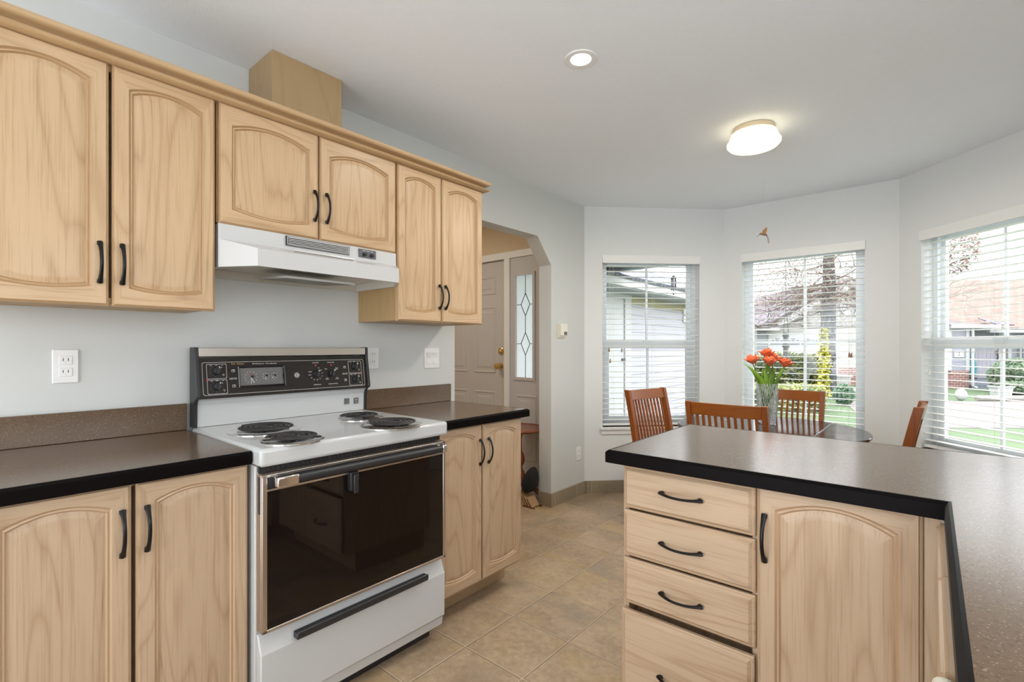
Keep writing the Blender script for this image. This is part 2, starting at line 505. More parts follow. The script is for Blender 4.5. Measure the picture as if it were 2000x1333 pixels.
M['feed'] = plain('feeder_grey_green', (0.070, 0.084, 0.084), .4)
M['feedtube'] = plain('feeder_seed_tube', (0.144, 0.152, 0.144), .2)
M['perf'] = plain('perforated_soffit', (0.240, 0.254, 0.259), .6, noise=.25, nscale=140)

# ------------------------------------------------------------------ room shell
H = 2.435
YB = -3.0
Q = math.sqrt(.5)
P1 = (.874, 3.797); P2 = (2.064, 3.797); P3 = (2.938, 2.923)

mb = MB(); mb.prism([(-2.1, YB), (2.95, YB), (2.95, 2.93), (2.07, 3.81), (.868, 3.81), (-.02, 2.93), (-2.1, 2.93)], 'z', -.12, 0)
struct(obj('floor', mb, M['tile'], smooth=False))
mb = MB(); mb.prism([(-2.3, YB - .4), (3.15, YB - .4), (3.15, 3.0), (2.13, 4.02), (.80, 4.02), (-.1, 3.10), (-2.3, 3.1)], 'z', H, H + .25)
struct(obj('ceiling', mb, M['ceil'], smooth=False))
mb = MB(); mb.prism([(YB, 0), (1.434, 0), (1.434, 1.876), (1.605, 2.073), (2.273, 2.073), (2.444, 1.876), (2.444, 0), (2.985, 0), (2.985, H), (YB, H)], 'x', -.116, 0)
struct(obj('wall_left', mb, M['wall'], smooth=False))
# right wall with an unseen sink window, back wall opened to let fill light in
mb = MB()
mb.box(2.938, 3.08, YB, -1.2, 0, H); mb.box(2.938, 3.08, .5, 2.99, 0, H); mb.box(2.938, 3.08, -1.2, .5, 0, 1.08); mb.box(2.938, 3.08, -1.2, .5, 2.08, H)
struct(obj('wall_right', mb, M['wall'], smooth=False))
mb = MB()
mb.box(-.116, .25, YB - .14, YB, 0, H); mb.box(2.45, 3.08, YB - .14, YB, 0, H); mb.box(.25, 2.45, YB - .14, YB, 2.15, H)
struct(obj('wall_back', mb, M['wall'], smooth=False))

def bay_wall(name, p, rot, L, w0, w1, z0, z1):
    mb = MB(); t = .15
    mb.box(0, w0, 0, t, 0, H); mb.box(w1, L, 0, t, 0, H); mb.box(w0, w1, 0, t, 0, z0); mb.box(w0, w1, 0, t, z1, H)
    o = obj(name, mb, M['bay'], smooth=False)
    o.location = (p[0], p[1], 0); o.rotation_euler = (0, 0, rot)
    return struct(o)
bay_wall('wall_bay_left', (0, 2.923), PI / 4, 1.236, .157, 1.010, .560, 2.024)
bay_wall('wall_bay_center', P1, 0, 1.190, .139, .990, .560, 2.028)
bay_wall('wall_bay_right', P2, -PI / 4, 1.236, .171, 1.024, .560, 2.024)

# tiled baseboards
mb = MB(); mb.box(0, .012, 2.444, 2.925, 0, .105); mb.box(-.116, .012, 2.432, 2.444, 0, .105)
for y in (2.444, 2.535, 2.84): mb.box(.0121, .0126, y, y + .006, 0, .105)
struct(obj('baseboard_left', mb, M['base_tile'], smooth=False))
for nm, p, rot, L in (('baseboard_bay_left', (0, 2.923), PI / 4, 1.236), ('baseboard_bay_center', P1, 0, 1.19), ('baseboard_bay_right', P2, -PI / 4, 1.236)):
    mb = MB(); mb.box(.012, L - .012, -.012, 0, 0, .105)
    o = obj(nm, mb, M['base_tile'], smooth=False); o.location = (*p, 0); o.rotation_euler = (0, 0, rot); struct(o)

# foyer
FY = 2.69
mb = MB()
mb.box(-2.1, -1.64, FY, FY + .16, 0, H); mb.box(-.24, -.116, FY, FY + .16, 0, H); mb.box(-1.64, -.24, FY, FY + .16, 2.075, H)
struct(obj('wall_foyer_front', mb, M['foyer'], smooth=False))
mb = MB(); mb.box(-2.2, -2.1, YB, FY + .16, 0, H); struct(obj('wall_foyer_left', mb, M['foyer'], smooth=False))
mb = MB(); mb.box(-2.1, -.116, .55, .65, 0, H); struct(obj('wall_foyer_back', mb, M['foyer'], smooth=False))

def recessed_panel(mb, x0, x1, z0, z1, y):
    """moulded field standing off a face that looks toward -y"""
    L = lambda i, yy: [(x0 + i, yy, z0 + i), (x1 - i, yy, z0 + i), (x1 - i, yy, z1 - i), (x0 + i, yy, z1 - i)]
    mb.loft([L(0, y), L(.006, y - .007), L(.014, y - .007), L(.022, y - .001), L(.045, y - .001), L(.06, y - .006)], True, False, True)

d = struct(bpy.data.objects.new('door_1', None)); C.objects.link(d); d.location = (-1.60, FY + .02, 0)
mb = MB(); mb.box(0, .905, 0, .045, .012, 2.033)
for c0, c1 in ((.12, .41), (.49, .78)):
    recessed_panel(mb, c0, c1, .25, .83, 0); recessed_panel(mb, c0, c1, 1.0, 1.62, 0); recessed_panel(mb, c0, c1, 1.73, 1.90, 0)
obj('door_slab', mb, M['doorp'], d, smooth=False)
mb = MB(); mb.T = Matrix.Translation((.835, 0, 1.067)) @ Matrix.Rotation(PI / 2, 4, 'X')
mb.lathe([(.0, 0), (.034, 0), (.034, .006), (.014, .010), (.011, .030), (.020, .038), (.028, .050), (.026, .062), (.012, .068), (0.001, .068)], n=20)
obj('door_knob', mb, M['brass'], d)
mb = MB(); mb.T = Matrix.Translation((.845, 0, 1.205)) @ Matrix.Rotation(PI / 2, 4, 'X')
mb.lathe([(0, 0), (.033, 0), (.033, .008), (.024, .014), (0.001, .015)], n=20)
mb.box(-.004, .004, -.016, .016, .014, .030)
obj('deadbolt', mb, M['brass'], d)
mb = MB()
mb.box(-1.64, -1.60, FY - .012, FY + .10, 0, 2.036); mb.box(-.695, -.632, FY - .012, FY + .10, 0, 2.036); mb.box(-1.64, -.24, FY - .0135, FY + .10, 2.0365, 2.095)
struct(obj('trim_1', mb, M['trim'], smooth=False))
# sidelight with leaded diamonds
w = struct(bpy.data.objects.new('window_4', None)); C.objects.link(w); w.location = (-.632, FY, 0)
mb = MB()
mb.box(0, .06, .0, .05, .012, 2.036); mb.box(.272, .392, .0, .05, .012, 2.036); mb.box(.06, .272, 0, .05, .012, .965); mb.box(.06, .272, 0, .05, 1.88, 2.036)
recessed_panel(mb, .07, .30, .25, .82, 0)
for a in ((.045, .07, .95, 1.895), (.262, .287, .95, 1.895)): mb.box(a[0], a[1], -.012, 0, a[2], a[3])
mb.box(.0702, .2618, -.0115, 0, 1.872, 1.8945); mb.box(.0702, .2618, -.0115, 0, .9505, .975)
obj('sidelight_frame', mb, M['doorp'], w, smooth=False)
mb = MB(); mb.box(.062, .270, .018, .026, .966, 1.879); obj('textured_pane', mb, M['frost'], w, smooth=False)
mb = MB(); cx = .166
mb.tube([(cx, .014, 1.875), (cx, .014, 1.70)], .003, 6); mb.tube([(cx, .014, .97), (cx, .014, 1.17)], .003, 6); mb.tube([(cx, .014, 1.36), (cx, .014, 1.52)], .003, 6)
for zc in (1.27, 1.615):
    a = [(cx, .014, zc + .10), (cx + .05, .014, zc), (cx, .014, zc - .10), (cx - .05, .014, zc), (cx, .014, zc + .10)]
    for k in range(4): mb.tube([a[k], a[k + 1]], .0032, 6)
    mb.tube([(.068, .014, zc), (cx - .05, .014, zc)], .003, 6); mb.tube([(cx + .05, .014, zc), (.265, .014, zc)], .003, 6)
obj('lead_came', mb, M['lead'], w)

# ------------------------------------------------------------------ windows + blinds
def window(n, p, rot, x0, x1, z0, z1, style):
    w = struct(bpy.data.objects.new('window_%d' % n, None)); C.objects.link(w)
    w.location = (*p, 0); w.rotation_euler = (0, 0, rot)
    y0, y1 = .085, .15
    mb = MB(); fw = .034
    mb.box(x0, x0 + fw, y0, y1, z0, z1); mb.box(x1 - fw, x1, y0, y1, z0, z1)
    mb.box(x0 + fw, x1 - fw, y0, y1, z0, z0 + fw); mb.box(x0 + fw, x1 - fw, y0, y1, z1 - fw, z1)
    obj('window_frame', mb, M['vinyl'], w, smooth=False)
    xm = (x0 + x1) / 2
    if style == 'hung':
        zr = 1.27
        mb = MB(); s = .03
        a, b = x0 + fw, x1 - fw
        mb.box(a, a + s, .112, .135, zr, z1 - fw); mb.box(b - s, b, .112, .135, zr, z1 - fw); mb.box(a + s, b - s, .112, .135, z1 - fw - s, z1 - fw); mb.box(a, b, .112, .135, zr, zr + .035)
        mb.box(xm - .009, xm + .009, .118, .130, zr + .035, z1 - fw - s)
        obj('upper_sash', mb, M['vinyl'], w, smooth=False)
        mb = MB(); s = .046
        mb.box(a, a + s, .086, .11, z0 + fw, zr + .036); mb.box(b - s, b, .086, .11, z0 + fw, zr + .036); mb.box(a + s, b - s, .086, .11, z0 + fw, z0 + fw + s); mb.box(a + s, b - s, .086, .11, zr - .04, zr + .036)
        mb.box(xm - .009, xm + .009, .093, .105, z0 + fw + s, zr - .04)
        mb.box(xm - .04, xm + .04, .078, .086, zr + .012, zr + .030)
        obj('lower_sash', mb, M['vinyl'], w, smooth=False)
        mb = MB(); mb.box(a + .02, b - .02, .122, .126, zr, z1 - fw - .01); mb.box(a + .03, b - .03, .097, .101, z0 + fw + .02, zr)
        obj('pane', mb, M['pane'], w, smooth=False)
    else:
        mb = MB(); s = .03; a, b = x0 + fw, x1 - fw
        mb.box(a, a + s, .10, .135, z0 + fw, z1 - fw); mb.box(b - s, b, .10, .135, z0 + fw, z1 - fw); mb.box(a + s, b - s, .10, .135, z0 + fw, z0 + fw + s); mb.box(a + s, b - s, .10, .135, z1 - fw - s, z1 - fw)
        mb.box(xm + .023 - .009, xm + .023 + .009, .112, .124, z0 + fw + s, z1 - fw - s); mb.box(a + s, b - s, .111, .125, 1.272, 1.292)
        obj('sash', mb, M['vinyl'], w, smooth=False)
        mb = MB(); mb.box(a + .02, b - .02, .116, .120, z0 + fw + .01, z1 - fw - .01); obj('pane', mb, M['pane'], w, smooth=False)
    mb = MB(); mb.box(x0 - .022, x1 + .022, -.028, .086, z0 - .022, z0); mb.box(x0 - .012, x1 + .012, -.012, 0, z0 - .062, z0 - .022)
    obj('window_sill', mb, M['trim'], w, bevel=.003)
    return w
window(1, (0, 2.923), PI / 4, .157, 1.010, .560, 2.024, 'hung')
window(2, P1, 0, .139, .990, .560, 2.028, 'fixed')
window(3, P2, -PI / 4, .171, 1.024, .560, 2.024, 'hung')

def blind(p, rot, x0, x1, ztop, zbot, label, cords):
    b = thing('venetian_blind', label, 'blind', (*p, 0), rot, 'white wooden blinds in the bay windows')
    mb = MB(); mb.box(x0 - .004, x1 + .004, -.014, .0, ztop - .068, ztop)
    mb.box(x0 + .004, x1 - .004, .0, .060, ztop - .05, ztop - .004)
    obj('valance', mb, M['blind'], b, bevel=.002)
    mb = MB(); pitch = .0455; z = zbot + .055; yc = .040; k = 0
    while z < ztop - .075:
        pts = [(yc - .025, -.0012), (yc, .0008), (yc + .025, -.0012)]
        top = [(y, z + dz + .0014) for y, dz in pts]; bot = [(y, z + dz - .0014) for y, dz in reversed(pts)]
        poly = top + bot
        mb.loft([[(x0 + .006, y, zz) for y, zz in poly], [(x1 - .006, y, zz) for y, zz in poly]], True, True, True)
        z += pitch
    obj('slats', mb, M['blind'], b, sharp=30)
    mb = MB(); mb.box(x0 + .006, x1 - .006, yc - .026, yc + .026, zbot + .005, zbot + .023); obj('bottom_rail', mb, M['blind'], b, bevel=.003)
    for xx in (x0 + .10, (x0 + x1) / 2 + .03, x1 - .10):
        mb = MB()
        for yy in (yc - .026, yc + .026): mb.tube([(xx, yy, ztop - .06), (xx, yy, zbot + .02)], .0008, 5)
        obj('ladder_cord', mb, M['cord'], b)
    for (xx, zz, mt) in cords:
        mb = MB(); mb.tube([(xx, .006, ztop - .055), (xx + .002, .004, (ztop + zz) / 2), (xx, .006, zz)], .0009, 5)
        c = obj('pull_cord', mb, M['cord'], b)
        mb = MB(); mb.lathe([(.0015, .035), (.005, .028), (.0065, .012), (.0085, .004), (.008, 0), (.001, 0)], (xx, .006, zz - .034), 10)
        obj('tassel', mb, M[mt], c)
blind((0, 2.923), PI / 4, .157, 1.010, 2.024, .563, 'white wooden blind on the left bay window, behind the turned dining chair', [(.215, 1.235, 'tassel'), (.225, 1.14, 'tassel'), (.955, 1.12, 'cord')])
blind(P1, 0, .139, .990, 2.028, .563, 'white wooden blind on the middle bay window, behind the tulips', [(.895, 1.20, 'tassel'), (.908, 1.195, 'tassel')])
blind(P2, -PI / 4, .171, 1.024, 2.024, .563, 'white wooden blind on the right bay window, beside the edge of the picture', [(.225, 1.09, 'cord')])

# ------------------------------------------------------------------ cabinets
def bow_pull(parent, x, z, y, vertical=True, L=.122):
    """bow handle standing off a face that looks toward -y, centred at (x, z)"""
    mb = MB(); path = []; rad = []
    for k in range(17):
        t = -1 + k / 8.0
        out = .027 * (1 - abs(t) ** 2.2)
        s = t * L / 2
        out += .004
        path.append((x, y - out, z + s) if vertical else (x + s, y - out, z))
        e = abs(t) ** 4
        rad.append((.0048 + .0030 * e, .0036 + .0022 * e))
    mb.tube(path, rad, 10)
    for sgn in (-1, 1):
        c = sgn * (L / 2 - .006)
        mb.ball((x, y - .005, z + c) if vertical else (x + c, y - .005, z), .0075, .007, .0075, 10, 6)
    return obj('handle', mb, M['black'], parent)

def panel_door(parent, x0, z0, w, h, yb, wv, wh, gr, sl=.041, sr=.041, rt=.063, rb=.057, rise=.024, drop=.012, hx=None, hz=None, t=.02, name='door'):
    NS = 14
    def rect(i, y):
        p = []
        a, b, c, d = x0 + i, x0 + w - i, z0 + i, z0 + h - i
        for k in range(NS): p.append((a, y, c + (d - c) * k / NS))
        for k in range(NS): p.append((a + (b - a) * k / NS, y, d))
        for k in range(NS): p.append((b, y, d - (d - c) * k / NS))
        for k in range(NS): p.append((b - (b - a) * k / NS, y, c))
        return p
    def inner(i, y):
        p = []
        a, b, c, d = x0 + sl + i, x0 + w - sr - i, z0 + rb + i, z0 + h - rt - i
        top = lambda s: d + rise * (1 - (2 * s - 1) ** 2)
        bot = lambda s: c - drop * (1 - (2 * s - 1) ** 2)
        for k in range(NS): p.append((a, y, c + (d - c) * k / NS))
        for k in range(NS): p.append((a + (b - a) * k / NS, y, top(k / NS)))
        for k in range(NS): p.append((b, y, d - (d - c) * k / NS))
        for k in range(NS): p.append((b - (b - a) * k / NS, y, bot(1 - k / NS)))
        return p
    f = yb - t
    mb = MB()
    rows = [rect(0, yb), rect(0, f + .006), rect(.005, f + .004), rect(.007, f), inner(0, f), inner(.005, f + .005), inner(.009, f + .003), inner(.013, f + .008)]
    n = 4 * NS
    vs = [p for r in rows for p in r]; mb.v = vs
    for k in range(len(rows) - 1):
        for i in range(n):
            j = (i + 1) % n
            mb.f.append((k * n + i, k * n + j, (k + 1) * n + j, (k + 1) * n + i))
            side = (i // NS) % 2
            m_ = (1 if side else 0)
            if k in (4, 6): m_ = 2
            if k == 1: m_ = 2
            mb.m.append(m_)
    mb.f.append(tuple(range(n - 1, -1, -1))); mb.m.append(0)
    dr = obj(name, mb, [wv, wh, gr], parent, smooth=False)
    mb = MB()
    mb.loft([inner(.013, f + .008), inner(.028, f + .005), inner(.034, f + .0045)], True, False, True)
    obj('panel', mb, wv, dr, smooth=False)
    if hx is not None: bow_pull(dr, hx, hz, f)
    return dr

def drawer_front(parent, x0, x1, z0, z1, yb, wh, gr, hx=None, hz=None, t=.02, pulled=0.0):
    yb -= pulled
    f = yb - t
    L = lambda i, y, it=None: [(x0 + i, y, z0 + (it or i)), (x1 - i, y, z0 + (it or i)), (x1 - i, y, z1 - (it or i)), (x0 + i, y, z1 - (it or i))]
    mb = MB(); mb.loft([L(0, yb), L(0, f + .010), L(.004, f + .007)], True, True, False)
    mb.mi = 1; mb.loft([L(.004, f + .007), L(.007, f + .007)])
    mb.mi = 0; mb.loft([L(.007, f + .007), L(.015, f)], True, False, True)
    o = obj('drawer', mb, [wh, gr], parent, smooth=False)
    if hx is not None: bow_pull(o, hx, hz, f, False)
    return o

RW = PI / 2   # facing +x: local x runs along +y, local -y faces the room
# upper cabinets: local origin on the wall; body front at local y = -.31, doors in front
def upper_body(parent, w, z0, z1, d=.31):
    mb = MB(); mb.box(.018, w - .018, -d + .06, 0, z0 + .018, z1 - .018)
    mb.box(0, .018, -d, 0, z0, z1); mb.box(w - .018, w, -d, 0, z0, z1); mb.box(.018, w - .018, -d, 0, z0, z0 + .018); mb.box(.018, w - .018, -d, 0, z1 - .018, z1)
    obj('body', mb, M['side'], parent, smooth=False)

u1 = thing('wall_cabinet', 'tall two-door oak wall cabinet at the left edge, left of the range hood', 'cabinet', (0.002, -.592, 0), RW, 'oak wall cabinets above the range wall')
upper_body(u1, .588, 1.372, 2.106)
panel_door(u1, .004, 1.364, .289, .744, -.31, M['up_v'], M['up_h'], M['groove'], hx=.271, hz=1.494)
panel_door(u1, .301, 1.364, .284, .744, -.31, M['up_v'], M['up_h'], M['groove'], sr=.036, hx=.325, hz=1.494)
u2 = thing('wall_cabinet', 'short two-door oak wall cabinet right above the white range hood', 'cabinet', (0.002, .003, 0), RW, 'oak wall cabinets above the range wall')
upper_body(u2, .756, 1.682, 2.106)
panel_door(u2, .003, 1.678, .369, .430, -.31, M['up_v'], M['up_h'], M['groove'], sr=.038, rt=.075, rise=.030, rb=.055, drop=.018, hx=.353, hz=1.812)
panel_door(u2, .378, 1.678, .375, .430, -.31, M['up_v'], M['up_h'], M['groove'], rt=.075, rise=.030, rb=.055, drop=.018, hx=.405, hz=1.812)
u3 = thing('wall_cabinet', 'tall two-door oak wall cabinet beside the archway, right of the range hood', 'cabinet', (0.002, .764, 0), RW, 'oak wall cabinets above the range wall')
upper_body(u3, .574, 1.366, 2.106)
panel_door(u3, .003, 1.364, .270, .744, -.31, M['up_v'], M['up_h'], M['groove'], hx=.257, hz=1.494)
panel_door(u3, .277, 1.364, .298, .744, -.31, M['up_v'], M['up_h'], M['groove'], hx=.297, hz=1.494)

prof = [(-.06, 2.106), (.018, 2.106), (.027, 2.108), (.0315, 2.114), (.028, 2.120), (.018, 2.1235), (.005, 2.124), (.004, 2.129), (.008, 2.1335), (.018, 2.137), (.030, 2.1385), (.0345, 2.142), (.0385, 2.149), (.036, 2.156), (-.06, 2.156)]
mb = MB()
fx = .333
mb.loft([[(fx + o, -.592, z) for o, z in prof], [(fx + o, 1.341 + o - .004, z) for o, z in prof], [(.003, 1.341 + o - .004, z) for o, z in prof]], True, True, True)
cr = obj('crown_molding', mb, M['crown'], sharp=50); tag(cr, 'long oak crown molding running along the tops of the wall cabinets', 'molding')
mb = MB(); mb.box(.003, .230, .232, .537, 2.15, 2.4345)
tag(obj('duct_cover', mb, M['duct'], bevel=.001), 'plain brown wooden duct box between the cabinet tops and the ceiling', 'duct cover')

# base cabinets on the range wall
def base_body(parent, x0, x1, d=.59, z0=.115, z1=.874, kick=.49):
    mb = MB(); mb.box(x0 + .018, x1 - .018, -d + .06, 0, z0 + .018, z1 - .018)
    mb.box(x0, x0 + .018, -d, 0, z0, z1); mb.box(x1 - .018, x1, -d, 0, z0, z1); mb.box(x0 + .018, x1 - .018, -d, 0, z0, z0 + .018); mb.box(x0 + .018, x1 - .018, -d, 0, z1 - .012, z1)
    obj('body', mb, M['ba_v'], parent, smooth=False)
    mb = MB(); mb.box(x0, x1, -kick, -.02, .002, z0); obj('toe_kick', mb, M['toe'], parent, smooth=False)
b1 = thing('base_cabinet', 'two-door oak base cabinet at the left edge, left of the white range', 'cabinet', (0.003, -.592, 0), RW, 'oak base cabinets beside the range')
base_body(b1, 0, .588)
panel_door(b1, .004, .128, .287, .744, -.59, M['ba_v'], M['ba_h'], M['groove_b'], rt=.055, rise=.024, hx=.271, hz=.745)
panel_door(b1, .301, .128, .284, .744, -.59, M['ba_v'], M['ba_h'], M['groove_b'], sr=.038, rt=.055, rise=.024, hx=.325, hz=.745)
b2 = thing('base_cabinet', 'two-door oak base cabinet between the white range and the archway', 'cabinet', (0.003, .766, 0), RW, 'oak base cabinets beside the range')
base_body(b2, 0, .574)
panel_door(b2, .003, .128, .276, .744, -.59, M['ba_v'], M['ba_h'], M['groove_b'], rt=.055, rise=.024, hx=.263, hz=.742)
panel_door(b2, .287, .128, .288, .744, -.59, M['ba_v'], M['ba_h'], M['groove_b'], rt=.055, rise=.024, hx=.320, hz=.742)

def slab_edge(mb, poly_front):
    pass
def counter(name, label, y0, y1, xf, splash, end_right):
    c = thing(name, label, 'countertop', (0, y0, 0), 0)
    L = y1 - y0
    mb = MB(); mb.box(.003, xf - .012, 0, L - (.012 if end_right else 0), .8765, .914)
    obj('worktop', mb, M['counter'], c, smooth=False)
    mb = MB()
    pf = [(xf - .012, .8745), (xf - .002, .8745), (xf, .8765), (xf, .907), (xf - .007, .9142), (xf - .012, .9142)]
    if end_right:
        mb.loft([[(x, 0, z) for x, z in pf], [(x, L - (xf - x), z) for x, z in pf], [(.003, L - (xf - x), z) for x, z in pf]], True, True, True)
    else:
        mb.prism(pf, 'y', 0, L)
    obj('front_edge', mb, M['cedge'], c, sharp=30)
    mb = MB(); mb.box(.003, .021, splash[0] - y0, splash[1] - y0, .9145, 1.017)
    obj('backsplash', mb, M['counter'], c, bevel=.002)
    return c
counter('countertop', 'dark brown speckled countertop left of the range, at the left edge', -.592, -.004, .636, (-.592, -.004), False)
counter('countertop', 'short dark brown countertop right of the range, ending at the archway', .766, 1.384, .632, (.766, 1.386), True)

# peninsula: drawers, door, corner, sink run, L-shaped top
PY = .757
p1 = thing('drawer_cabinet', 'oak cabinet with four stacked drawers at the free end of the peninsula', 'cabinet', (1.497, PY + .02, 0), 0)
mb = MB(); mb.box(.018, .391, .06, .58, .133, .862); mb.box(0, .018, 0, .58, .115, .874); mb.box(.378, .391, 0, .06, .133, .862); mb.box(.018, .391, 0, .58, .115, .133); mb.box(.018, .391, 0, .58, .862, .874); obj('body', mb, M['ba_v'], p1, smooth=False)
mb = MB(); mb.box(.03, .391, .08, .56, .002, .115); obj('toe_kick', mb, M['toe'], p1, smooth=False)
for z0, z1, hz, pu in ((.737, .869, .806, 0), (.588, .729, .657, 0), (.440, .580, .509, 0), (.13, .424, .268, .012)):
    drawer_front(p1, .005, .388, z0, z1, 0, M['ba_h'], M['groove_b'], .192, hz, pulled=pu)
p2 = thing('base_cabinet', 'oak peninsula cabinet with one arched door, right of the drawers', 'cabinet', (1.8895, PY + .02, 0), 0)
mb = MB(); mb.box(0, .354, 0, .58, .115, .874); mb.box(.337, .364, -.012, .0, .115, .874); obj('body', mb, M['ba_v'], p2, smooth=False)
mb = MB(); mb.box(0, .354, .08, .56, .002, .115); obj('toe_kick', mb, M['toe'], p2, smooth=False)
panel_door(p2, .002, .13, .332, .746, 0, M['ba_v'], M['ba_h'], M['groove_b'], rt=.056, rise=.032, hx=.020, hz=.744)
p3 = thing('sink_cabinet', 'oak sink cabinet seen edge-on beneath the right leg of the countertop', 'cabinet', (2.266, .722, 0), -PI / 2)
mb = MB(); mb.box(0, .62, 0, .60, .115, .874); obj('body', mb, M['ba_v'], p3, smooth=False)
mb = MB(); mb.box(0, .62, .08, .56, .002, .115); obj('toe_kick', mb, M['toe'], p3, smooth=False)
dd = panel_door(p3, .004, .13, .308, .742, 0, M['ba_v'], M['ba_h'], M['groove_b'], rt=.056, rise=.03)
panel_door(p3, .316, .13, .302, .742, 0, M['ba_v'], M['ba_h'], M['groove_b'], rt=.056, rise=.03)
dw = thing('dishwasher', 'cream dishwasher front with rounded top corner at the bottom edge of the picture', 'dishwasher', (2.262, .090, 0), -PI / 2)
mb = MB(); mb.box(0, .60, .0, .58, .10, .872); obj('body', mb, M['cream'], dw, smooth=False)
mb = MB(); mb.box(0, .60, -.024, -.002, .74, .874); obj('control_console', mb, M['cream'], dw, bevel=.009, seg=3)
mb = MB(); mb.box(0, .60, -.016, -.002, .12, .735); obj('door', mb, M['cream'], dw, bevel=.004)

ct = thing('countertop', 'L-shaped brown speckled peninsula countertop with black front edge', 'countertop', (0, 0, 0), 0)
XK, XP, YP, YBK = 2.258, 1.456, .731, 1.425
e = .012
mb = MB(); mb.prism([(XP + e, YP + e), (XK + e, YP + e), (XK + e, -1.9), (2.934, -1.9), (2.934, YBK - e), (XP + e, YBK - e)], 'z', .8765, .914)
obj('worktop', mb, M['counter'], ct, smooth=False)
mb = MB()
pf = [(e, .8745), (.002, .8745), (0, .8765), (0, .907), (.007, .9142), (e, .9142)]
mb.loft([[(XK + i, -1.9, z) for i, z in pf], [(XK + i, YP + i, z) for i, z in pf], [(XP + i, YP + i, z) for i, z in pf], [(XP + i, YBK - i, z) for i, z in pf], [(2.934, YBK - i, z) for i, z in pf]], True, True, True)
obj('front_edge', mb, M['cedge'], ct, sharp=30)

# ------------------------------------------------------------------ range hood
hd = thing('range_hood', 'white under-cabinet range hood with black vent grille above the range', 'range hood', (0.003, .004, 0), RW)
mb = MB()
# outline in plan (local x 0..0.754, local y negative into the room)
def plan(yf, ins, z): return [(0, 0, z), (0, -.325, z), (ins, yf, z), (.754 - ins, yf, z), (.754, -.325, z), (.754, 0, z)]
mb.loft([plan(-.457, .080, 1.522), plan(-.457, .080, 1.583), [(0, 0, 1.622), (0, -.325, 1.622), (.004, -.331, 1.620), (.750, -.331, 1.620), (.754, -.325, 1.622), (.754, 0, 1.622)],
         [(0, 0, 1.677), (0, -.325, 1.677), (.004, -.326, 1.677), (.750, -.326, 1.677), (.754, -.325, 1.677), (.754, 0, 1.677)]], True, False, True)
# underside rim and recess
rim = lambda i, z: [(i, -i, z), (i, -.325 - i * .3, z), (.080 + i * .6, -.457 + i, z), (.674 - i * .6, -.457 + i, z), (.754 - i, -.325 - i * .3, z), (.754 - i, -i, z)]
mb.loft([rim(0, 1.522), rim(.014, 1.522)])
mb.mi = 1
mb.loft([rim(.014, 1.522), rim(.016, 1.556)], True, False, True)
obj('canopy', mb, [M['hood'], M['hoodin']], hd, bevel=0, smooth=False)
mb = MB(); mb.box(.235, .506, -.334, -.3255, 1.634, 1.672); mb.mi = 1
for k in range(5):
    z = 1.6405 + k * .0062
    mb.box(.243, .498, -.3385, -.334, z, z + .0018)
mb.box(.239, .502, -.3365, -.334, 1.6365, 1.6377); mb.box(.239, .502, -.3365, -.334, 1.6687, 1.6699); mb.box(.239, .2402, -.3365, -.334, 1.6365, 1.6699); mb.box(.5008, .502, -.3365, -.334, 1.6365, 1.6699)
obj('vent_grille', mb, [M['blackplast'], M['ink']], hd, smooth=False)
mb = MB(); mb.box(.554, .640, -.333, -.3255, 1.634, 1.671); mb.mi = 1
mb.box(.572, .588, -.3335, -.333, 1.6635, 1.6650); mb.box(.592, .606, -.3335, -.333, 1.6635, 1.6650); mb.box(.612, .626, -.3335, -.333, 1.6635, 1.6650)
cp = obj('control_plate', mb, [M['darkgrey'], M['ink']], hd, smooth=False)
for xx in (.580, .617):
    mb = MB(); mb.T = Matrix.Translation((xx, -.333, 1.648)) @ Matrix.Rotation(PI / 2, 4, 'X')
    mb.lathe([(.009, 0), (.009, .006), (.001, .007)], n=14); mb.box(-.009, .009, -.0018, .0018, .006, .010)
    obj('rocker_knob', mb, M['blackplast'], cp)
mb = MB(); mb.T = Matrix.Translation((.36, -.392, 1.6035)) @ Matrix.Rotation(math.radians(-16.5), 4, 'X')
mb.box(-.125, .13, -.010, .010, -.002, .0012)
obj('lamp_lens', mb, plain('hood_lens', (.74, .70, .66), .15), hd, smooth=False)
mb = MB(); mb.T = Matrix.Translation((.377, -.20, 1.530)) @ Matrix.Rotation(math.radians(4), 4, 'X')
mb.box(-.14, .16, -.13, .12, -.012, -.004); mb.mi = 1; mb.box(-.125, .145, -.115, .105, -.0135, -.012)
obj('grease_filter', mb, [M['hood'], plain('filter_mesh', (.22, .20, .16), .5, .5, noise=.3, nscale=300)], hd, smooth=False)

# ------------------------------------------------------------------ range
rg = thing('range', 'white electric range with four coil burners and black oven door', 'stove', (0.003, 0, 0), RW)
# local x = 0..0.762 along the wall, local -y into the room
mb = MB(); mb.box(.004, .758, -.632, -.03, .055, .866); obj('body', mb, M['white_enamel'], rg, bevel=.004)
mb = MB(); mb.box(.03, .73, -.60, -.06, .002, .055); obj('plinth', mb, M['blackplast'], rg, smooth=False)
mb = MB(); mb.box(.0, .762, -.684, -.055, .868, .925); ck = obj('cooktop', mb, M['white_enamel'], rg, bevel=.012, seg=4)
mb = MB(); mb.box(.012, .750, -.645, -.620, .845, .868)
for k in range(46): mb.box(.016 + k * .016, .022 + k * .016, -.648, -.645, .847, .866)
obj('vent_slot', mb, M['blackplast'], rg, smooth=False)

